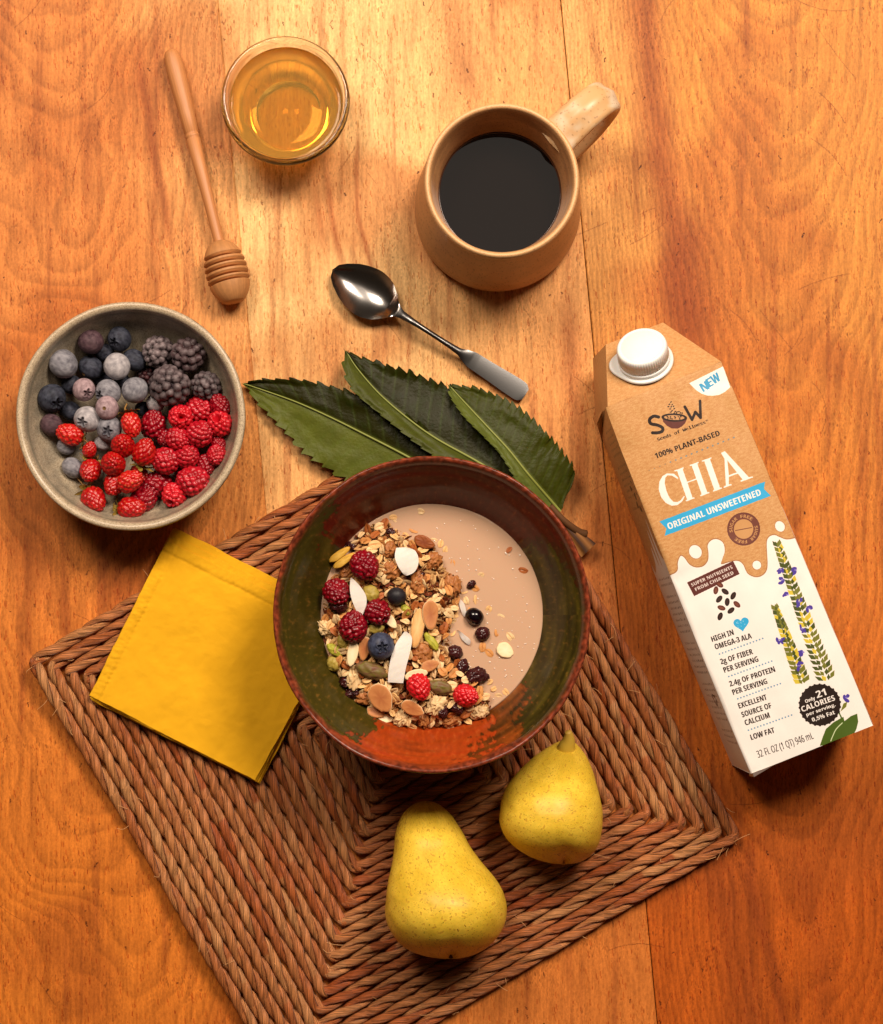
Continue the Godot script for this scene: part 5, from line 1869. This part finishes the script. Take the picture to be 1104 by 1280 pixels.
# ------------------------------------------------------------------ mug of coffee
func build_mug() -> void:
	var top := 0.080
	var c := at(627.5, 225.5, top)
	c.y = 0
	var th := thing("stoneware_mug", "tan speckled stoneware mug with a broad looped handle", "mug", c)
	var clay := Image.create(512, 256, false, Image.FORMAT_RGB8)
	var n1 := noise_bytes(512, 256, 0.02, 81, 3)
	var n2 := noise_bytes(512, 256, 0.35, 82, 2)
	var n3 := noise_bytes(64, 256, 0.08, 83, 3, 512, 256)
	for y in 256:
		for x in 512:
			var q := y * 512 + x
			var v := y / 256.0
			var k := Vector3(200, 150, 98).lerp(Vector3(180, 127, 80), n1[q] / 255.0)
			k *= 0.92 + 0.16 * n3[q] / 255.0
			if v > 0.42 and v < 0.56:
				k = k.lerp(Vector3(226, 178, 124), clampf(1.0 - absf(v - 0.49) / 0.07, 0, 1))
			k *= 0.93 + 0.12 * n2[q] / 255.0
			if n2[q] > 196:
				k = k.lerp(Vector3(96, 52, 26), 0.5)
			clay.set_pixel(x, y, Color(k.x / 255.0, k.y / 255.0, k.z / 255.0))
	var m := StandardMaterial3D.new()
	m.albedo_texture = tex_of(clay)
	m.roughness = 0.46
	var outer := smooth2([Vector2(0, 0.002), Vector2(0.040, 0.002), Vector2(0.0425, 0.0), Vector2(0.0445, 0.0005), Vector2(0.0488, 0.0055), Vector2(0.0482, 0.022), Vector2(0.0455, 0.05), Vector2(0.0432, 0.075)], 8)
	var rim := smooth2([Vector2(0.0432, 0.075), Vector2(0.0431, 0.0785), Vector2(0.0418, 0.0803), Vector2(0.0402, 0.0797), Vector2(0.0392, 0.077)], 6)
	var inner := smooth2([Vector2(0.0392, 0.077), Vector2(0.0375, 0.066), Vector2(0.0352, 0.05), Vector2(0.035, 0.02), Vector2(0.03, 0.009), Vector2(0, 0.008)], 8)
	var prof := PackedVector2Array()
	var vv := PackedFloat32Array()
	for k in outer.size() - 1:
		prof.append(outer[k]); vv.append(0.42 * k / (outer.size() - 1))
	for k in rim.size() - 1:
		prof.append(rim[k]); vv.append(0.42 + 0.14 * k / (rim.size() - 1))
	for k in inner.size():
		prof.append(inner[k]); vv.append(0.56 + 0.44 * k / (inner.size() - 1))
	var pts := PackedVector3Array()
	var uv := PackedVector2Array()
	for i in 97:
		var a := TAU * (i % 96) / 96
		for j in prof.size():
			var k := 1.0 + 0.004 * noise.get_noise_2d(cos(a) + 30.0, sin(a)) + 0.0016 * sin(prof[j].y * 700.0 + a) * (1.0 if prof[j].y < 0.076 else 0.0)
			pts.append(Vector3(prof[j].x * k * cos(a), prof[j].y, prof[j].x * k * sin(a)))
			uv.append(Vector2(i / 96.0, vv[j]))
	var g := Geo.new()
	g.grid(96, prof.size() - 1, pts, uv)
	put("mug_body", g.done(), m, th)
	# strap handle with two soft ridges
	var dirv := Vector3(0.755, 0, -0.656)
	var across := Vector3(0.656, 0, 0.755)
	var path := smooth2([Vector2(0.038, 0.064), Vector2(0.049, 0.0685), Vector2(0.062, 0.0715), Vector2(0.074, 0.0675), Vector2(0.0805, 0.055), Vector2(0.079, 0.040), Vector2(0.071, 0.026), Vector2(0.058, 0.0185), Vector2(0.044, 0.017)], 12)
	var hp := PackedVector3Array()
	var huv := PackedVector2Array()
	var hc := PackedColorArray()
	for i in path.size():
		var t := (path[mini(i + 1, path.size() - 1)] - path[maxi(i - 1, 0)]).normalized()
		var o := Vector2(-t.y, t.x)
		if i == 0: o = o
		var s := float(i) / (path.size() - 1)
		var wd := 0.0106 - 0.0012 * sin(PI * s) + 0.0010 * (1.0 - s)
		for j in 25:
			var a := TAU * (j % 24) / 24
			var x := cos(a)
			var y := sin(a)
			var thick := 0.0042 * (absf(y) ** 0.8) * signf(y)
			if y > 0.2: thick += 0.0007 * cos(x * 5.5) * (1.0 - x * x)
			var w2 := path[i] + o * thick
			hp.append(dirv * w2.x + Vector3(0, w2.y, 0) + across * x * wd)
			huv.append(Vector2(s * 0.8, j / 24.0 * 0.4))
			var nn := noise.get_noise_3d(s * 5.0, x * 1.4, y)
			hc.append(Color(1, 1, 1).lerp(lin(196, 168, 130), clampf(0.45 + nn * 1.4, 0, 1)))
	var hg := Geo.new()
	hg.grid(path.size() - 1, 24, hp, huv, hc, true)
	var hm := StandardMaterial3D.new()
	var him := Image.create(256, 256, false, Image.FORMAT_RGB8)
	var h1 := noise_bytes(256, 256, 0.018, 91, 4)
	var h2 := noise_bytes(256, 256, 0.2, 92, 2)
	for y in 256:
		for x in 256:
			var q := y * 256 + x
			var k := Vector3(206, 162, 112).lerp(Vector3(214, 196, 168), clampf((h1[q] - 100) / 70.0, 0, 1))
			if h2[q] > 200: k = k.lerp(Vector3(120, 84, 54), 0.5)
			him.set_pixel(x, y, Color(k.x / 255.0, k.y / 255.0, k.z / 255.0))
	hm.albedo_texture = tex_of(him)
	hm.roughness = 0.38
	put("handle", hg.done(), hm, th)
	var cm := mat(srgb(14, 9, 7), 0.03)
	cm.metallic_specular = 0.55
	var cof := put("black_coffee", lathe(PackedVector2Array([Vector2(0, 0.0095), Vector2(0.0285, 0.0095), Vector2(0.0347, 0.02), Vector2(0.0351, 0.0480), Vector2(0.0345, 0.0480), Vector2(0.030, 0.048), Vector2(0, 0.048)]), 80), cm)
	cof.position = c
	var eg := PackedVector3Array()
	var er := PackedFloat32Array()
	for i in 73:
		eg.append(Vector3(cos(TAU * i / 72.0) * 0.0347, 0.04785, sin(TAU * i / 72.0) * 0.0347))
		er.append(0.0005)
	put("wet_edge", tube(eg, er, 8), mat(srgb(62, 30, 12), 0.12), cof)
	tag(cof, "black coffee filling the tan mug to two thirds", "coffee")

# ------------------------------------------------------------------ honey
func build_honey() -> void:
	var c := at(356.5, 124.5, 0.037)
	c.y = 0
	var gm := StandardMaterial3D.new()
	gm.albedo_color = Color(1, 1, 0.995, 0.0)
	gm.roughness = 0.0
	gm.refraction_enabled = true
	gm.refraction_scale = 0.045
	gm.metallic_specular = 0.5
	var prof := PackedVector2Array([Vector2(0, 0.0022), Vector2(0.0185, 0.0022), Vector2(0.0195, 0.0003), Vector2(0.0215, 0.0002)])
	prof.append_array(smooth2([Vector2(0.0225, 0.0012), Vector2(0.0285, 0.008), Vector2(0.0325, 0.018), Vector2(0.0345, 0.0285), Vector2(0.0350, 0.0312), Vector2(0.0368, 0.0325), Vector2(0.0372, 0.0348), Vector2(0.0362, 0.0368), Vector2(0.0345, 0.0370), Vector2(0.0335, 0.0352), Vector2(0.0330, 0.0290), Vector2(0.0308, 0.0185), Vector2(0.0265, 0.0095), Vector2(0.0200, 0.0052), Vector2(0.0, 0.0046)], 6))
	var gb := put("glass_bowl", lathe(prof, 96), gm)
	gb.position = c
	tag(gb, "small round clear glass bowl with a rolled rim, holding honey", "bowl")
	var hm := StandardMaterial3D.new()
	hm.albedo_color = Color(1.0, 0.80, 0.40, 0.15)
	hm.roughness = 0.0
	hm.refraction_enabled = true
	hm.refraction_scale = 0.025
	var hp := PackedVector2Array()
	hp.append_array(smooth2([Vector2(0.0, 0.0048), Vector2(0.0198, 0.0054), Vector2(0.0263, 0.0097), Vector2(0.0306, 0.0187), Vector2(0.0326, 0.0276), Vector2(0.0327, 0.0284), Vector2(0.0322, 0.0282), Vector2(0.031, 0.0279), Vector2(0.026, 0.0278), Vector2(0, 0.0278)], 6))
	var ho := put("honey", lathe(hp, 96), hm)
	ho.position = c
	tag(ho, "clear amber honey filling the small glass bowl", "honey")

# ------------------------------------------------------------------ honey dipper
func build_dipper() -> void:
	var a := at(213.5, 63, 0.0062)
	var b := at(293, 377, 0.0128)
	var axis := (b - a).normalized()
	var L := a.distance_to(b)
	var th := thing("honey_dipper", "wooden honey dipper with a grooved head, left of the honey bowl", "honey dipper", a)
	th.basis = up_along(axis)
	var grain := Image.create(256, 128, false, Image.FORMAT_RGB8)
	var n1 := noise_bytes(256, 8, 0.12, 95, 3, 256, 128)
	var n2 := noise_bytes(256, 128, 0.09, 96, 3)
	for y in 128:
		for x in 256:
			var q := y * 256 + x
			var k := Vector3(184, 122, 72) * (0.92 + 0.12 * n1[q] / 255.0 + 0.08 * n2[q] / 255.0)
			grain.set_pixel(x, y, Color(k.x / 255.0, k.y / 255.0, k.z / 255.0))
	var m := StandardMaterial3D.new()
	m.albedo_texture = tex_of(grain)
	m.roughness = 0.5
	var head0 := L - 0.0365
	var hnd := smooth2([Vector2(0.0, -0.0003), Vector2(0.0030, 0.0003), Vector2(0.0046, 0.003), Vector2(0.0055, 0.010), Vector2(0.0054, 0.022), Vector2(0.0045, 0.040)], 5)
	hnd.append_array(PackedVector2Array([Vector2(0.00435, 0.0508), Vector2(0.0040, 0.0512), Vector2(0.0040, 0.0522), Vector2(0.00432, 0.0526), Vector2(0.00432, 0.0538), Vector2(0.0040, 0.0542), Vector2(0.0040, 0.0549), Vector2(0.00428, 0.0553), Vector2(0.0038, 0.075), Vector2(0.0033, 0.095), Vector2(0.0031, head0 + 0.002)]))
	put("handle", lathe(hnd, 28), m, th)
	# head: smooth ends, five deep grooves between thin discs
	var R := func(t: float) -> float: return 0.0127 * pow(maxf(0.0, 1.0 - pow(absf(2.0 * t - 1.04) / 1.06, 2.4)), 0.5)
	var hl := 0.0372
	var hd := PackedVector2Array()
	hd.append(Vector2(0.0, 0.0))
	var grooves := [[0.25, 0.315], [0.36, 0.42], [0.46, 0.52], [0.56, 0.62], [0.655, 0.71]]
	var t := 0.01
	while t < 1.0:
		var cut := false
		for q in grooves:
			if t >= q[0] and t < q[1]:
				cut = true
		hd.append(Vector2(maxf(0.001, R.call(t) * (0.40 if cut else 1.0)), t * hl))
		t += 0.0075
	hd.append(Vector2(0.0, hl))
	var hm := StandardMaterial3D.new()
	hm.albedo_texture = m.albedo_texture
	hm.albedo_color = Color(0.96, 1.0, 1.0)
	hm.roughness = 0.6
	var ho := put("grooved_head", lathe(hd, 40), hm, th)
	ho.position = Vector3(0, L - hl, 0)

# ------------------------------------------------------------------ teaspoon
func build_spoon() -> void:
	var th := thing("teaspoon", "stainless steel teaspoon with a dark mirror bowl, above the leaves", "spoon")
	var a := Vector2(415.5, 337)
	var b := Vector2(657, 493)
	var dirv := (b - a).normalized()
	var sidev := Vector2(dirv.y, -dirv.x)
	var L := a.distance_to(b)
	var wtab := [Vector2(0, 0), Vector2(0.012, 9), Vector2(0.04, 16.5), Vector2(0.09, 25), Vector2(0.15, 30.5), Vector2(0.20, 31.5), Vector2(0.255, 27), Vector2(0.30, 17), Vector2(0.33, 8.5), Vector2(0.36, 5.2), Vector2(0.45, 3.5), Vector2(0.56, 3.3), Vector2(0.655, 4.6), Vector2(0.70, 8.8), Vector2(0.725, 10.6), Vector2(0.78, 11.0), Vector2(0.96, 12.8), Vector2(0.985, 11.5), Vector2(1.0, 7.5)]
	var htab := [Vector2(0, 0.0075), Vector2(0.15, 0.0085), Vector2(0.33, 0.0098), Vector2(0.42, 0.0135), Vector2(0.55, 0.0115), Vector2(0.75, 0.0065), Vector2(1.0, 0.0042)]
	var n := 150
	var m := 20
	for part in 2:
		var g := Geo.new()
		for face in 2:
			var pts := PackedVector3Array()
			for i in n + 1:
				var t: float = lerpf(0.0, 0.345, float(i) / n) if part == 0 else lerpf(0.345, 1.0, float(i) / n)
				var w := maxf(curve(wtab, t), 0.2)
				for j in m + 1:
					var s := 2.0 * j / m - 1.0
					var bend := 14.0 * clampf((0.33 - t) / 0.33, 0, 1) * 0.0
					var p := a + dirv * (t * L) + sidev * (s * w + bend)
					var h := curve(htab, t)
					var deep := clampf((0.36 - t) / 0.07, 0, 1)
					var u := clampf(t / 0.335, 0, 1)
					var cup := 0.0068 * pow(maxf(0.0, 1.0 - pow(absf(2.0 * u - 0.98), 2.3)), 0.8) * (1.0 - s * s) * deep
					var th2 := lerpf(0.0021, 0.0011, clampf((0.40 - t) / 0.08, 0, 1))
					if t > 0.66: th2 = 0.0018
					h -= cup
					if part == 1 or t > 0.30:
						h += 0.0009 * (1.0 - s * s) * clampf((t - 0.31) / 0.05, 0, 1) * (1.0 - clampf((t - 0.66) / 0.06, 0, 1) * 0.8)
					if face == 1:
						h -= th2 * pow(maxf(0.0, 1.0 - s * s), 0.35)
					pts.append(at(p.x, p.y, h))
			g.grid(n, m, pts, PackedVector2Array(), PackedColorArray(), face == 0)
		var mm := StandardMaterial3D.new()
		mm.albedo_color = srgb(170, 166, 162)
		mm.metallic = 1.0
		mm.roughness = 0.2 if part == 0 else 0.3
		if part == 1: mm.albedo_color = srgb(126, 125, 124)
		if part == 1:
			bumpy(mm, noise_tex(0.09, 256, 14, 3), 0.0015, 60.0)
		put("spoon_bowl" if part == 0 else "spoon_handle", g.done(), mm, th)

# ------------------------------------------------------------------ pears
func pear_tex(sd: int, russet_at: Vector2) -> Image:
	var w := 1024
	var h := 512
	var im := Image.create(w, h, false, Image.FORMAT_RGB8)
	var n1 := noise_bytes(w / 4, h / 4, 0.03, sd, 3, w, h)
	var n2 := noise_bytes(w, h, 0.05, sd + 1, 4)
	for y in h:
		for x in w:
			var q := y * w + x
			var k := Vector3(236, 198, 64).lerp(Vector3(222, 184, 52), clampf((n1[q] - 90) / 90.0, 0, 1))
			k *= 0.93 + 0.14 * n2[q] / 255.0
			if n2[q] > 168: k = k.lerp(Vector3(176, 128, 40), clampf((n2[q] - 168) / 50.0, 0.0, 0.6))
			var d := Vector2(x, y).distance_to(russet_at)
			if d < 130.0:
				var f := (1.0 - d / 130.0) * clampf((n2[q] - 112) / 34.0, 0, 1)
				k = k.lerp(Vector3(132, 84, 26), f * 0.8)
			im.set_pixel(x, y, Color(k.x / 255.0, k.y / 255.0, k.z / 255.0))
	var r2 := RandomNumberGenerator.new()
	r2.seed = sd
	for i in 2600:
		var x := r2.randi() % (w - 4)
		var y := r2.randi() % (h - 4)
		var big := 1 if r2.randf() < 0.8 else 2
		var k := r2.randf_range(0.25, 0.65)
		for dx in big + 1:
			for dy in big + 1:
				im.set_pixel(x + dx, y + dy, im.get_pixel(x + dx, y + dy).lerp(Color(0.42, 0.36, 0.08), k))
	for i in 60:
		var p := Vector2(r2.randf_range(8, w - 30), r2.randf_range(8, h - 16))
		var a := r2.randf() * TAU
		var n := r2.randi_range(2, 12)
		for j in n:
			p += Vector2(cos(a), sin(a))
			if p.x < 1 or p.y < 1 or p.x > w - 3 or p.y > h - 3: continue
			for dx in 2:
				im.set_pixel(int(p.x) + dx, int(p.y), Color(0.40, 0.22, 0.06))
	return im

func pear(rows: Array, base_h: float, zx: Callable, tex: Image, label: String, grp: String, stem: Array, notch: Vector2) -> Node3D:
	var seg := 72
	var pts := PackedVector3Array()
	var uv := PackedVector2Array()
	var mid := []
	var hw := []
	for r in rows:
		mid.append(Vector2(r[0], r[1]))
		hw.append(Vector2(r[0], r[2]))
	var y0: float = rows[0][0]
	var y1: float = rows[-1][0]
	var n := 90
	var o := at(zx.call(mid[mid.size() / 2].y, 0).x, zx.call(0, (y0 + y1) * 0.5).y, 0.0)
	var th := thing("yellow_pear", label, "pear", o, grp)
	for i in seg + 1:
		var a := TAU * (i % seg) / seg
		for j in n + 1:
			# finer rows near both ends
			var t := 0.5 - 0.5 * cos(PI * j / n)
			var y := lerpf(y0, y1, t)
			var half := maxf(0.0, curve(hw, y)) if j > 0 and j < n else 0.0
			var cx := curve(mid, y)
			var r: float = half / 3.247
			var rm := r * sc(0.04)
			var big := 0.0
			var hc := base_h + 0.0075 + 0.77 * rm
			var k := 1.0 + 0.030 * noise.get_noise_3d(cos(a) * 0.9, sin(a) * 0.9, t * 2.6 + y0) + 0.006 * noise.get_noise_3d(cos(a) * 3.0, sin(a) * 3.0, t * 9.0 + y0)
			var p: Vector2 = zx.call(cx + half * k * cos(a), y)
			var sag := rm * k * sin(a)
			var ph := hc + sag
			var cen: Vector2 = zx.call(cx, y)
			var pw := at(cen.x, cen.y, hc)
			pw += Vector3((p.x - cen.x) * sc(hc), 0, 0)
			pw.y = maxf(ph, base_h - 0.001)
			# the blossom end is tipped a little towards the sky, with a cleft
			var tip := pow(t, 5.0)
			pw.z -= 0.10 * sag * tip
			pw.z -= 0.0016 * tip * exp(-pow((cos(a) - 0.15) / 0.22, 2)) * maxf(0.0, sin(a) + 0.6)
			var pd := p.distance_to(notch)
			pw.y -= 0.004 * exp(-pd * pd / 18.0)
			pts.append(pw - o)
			uv.append(Vector2(float(i) / seg, t))
	var g := Geo.new()
	g.grid(seg, n, pts, uv)
	var m := StandardMaterial3D.new()
	m.albedo_texture = tex_of(tex)
	m.roughness = 0.42
	m.metallic_specular = 0.4
	m.subsurf_scatter_enabled = true
	m.subsurf_scatter_strength = 0.05
	put("fruit_body", g.done(), m, th)
	if stem.size():
		var sp := []
		var rad := PackedFloat32Array()
		for q in stem:
			var p: Vector2 = zx.call(q[0], q[1])
			sp.append(at(p.x, p.y, q[2]) - o)
		var path := smooth3(sp, 5)
		for i in path.size():
			rad.append(lerpf(stem[0][3], stem[-1][3], float(i) / (path.size() - 1)))
		rad[-1] = 0.0002
		var cols := PackedColorArray()
		for i in path.size(): cols.append(lin(236, 200, 70).lerp(lin(186, 146, 58), float(i) / path.size()))
		var sg := Geo.new()
		tube_into(sg, path, rad, 12, Color.WHITE, cols)
		put("stem", sg.done(), vmat(0.55), th)
	return th

func build_pears() -> void:
	var zx := func(x: float, y: float) -> Vector2: return Vector2(440 + x / 3.247, 880 + y / 3.247)
	var rows1 := [[393, 300, 0], [398, 300, 34], [410, 301, 58], [430, 302, 82], [455, 304, 103], [490, 308, 122], [530, 315, 140], [570, 323, 153], [610, 335, 169], [650, 348, 187], [690, 361, 207], [730, 371, 225], [770, 377, 238], [810, 381, 244], [850, 382, 244], [890, 382, 236], [930, 382, 219], [965, 381, 194], [990, 382, 165], [1010, 385, 130], [1024, 390, 88], [1032, 395, 44], [1036, 398, 0]]
	var p1 := pear(rows1, 0.0085, zx, pear_tex(201, Vector2(500, 60)), "larger yellow pear with no stem, lying neck up near the mat's lower side", "pears on the place mat", [], zx.call(402, 1016))
	var cal := put("blossom_end", lump(0.0022, 0.0012, 0.0016, 0.5, 9, lin(60, 36, 16), lin(110, 70, 30), 14, 10, 3.0), vmat(0.8), p1)
	var cw: Vector2 = zx.call(402, 1022)
	cal.position = at(cw.x, cw.y, 0.024) - p1.position
	var rows2 := [[146, 872, 0], [150, 870, 24], [160, 866, 44], [180, 858, 70], [210, 846, 103], [250, 834, 134], [290, 823, 160], [330, 814, 180], [370, 810, 195], [410, 808, 204], [450, 808, 209], [490, 809, 207], [530, 813, 197], [565, 821, 180], [595, 832, 154], [620, 842, 122], [636, 850, 88], [647, 855, 48], [652, 858, 0]]
	pear(rows2, 0.0085, zx, pear_tex(231, Vector2(790, 430)), "smaller round yellow pear with a short stem, beside the clay bowl", "pears on the place mat", [[868, 190, 0.030, 0.0060], [872, 172, 0.033, 0.0044], [879, 148, 0.0355, 0.0026], [880, 126, 0.0375, 0.0020], [877, 110, 0.039, 0.0016]], zx.call(640, 570))
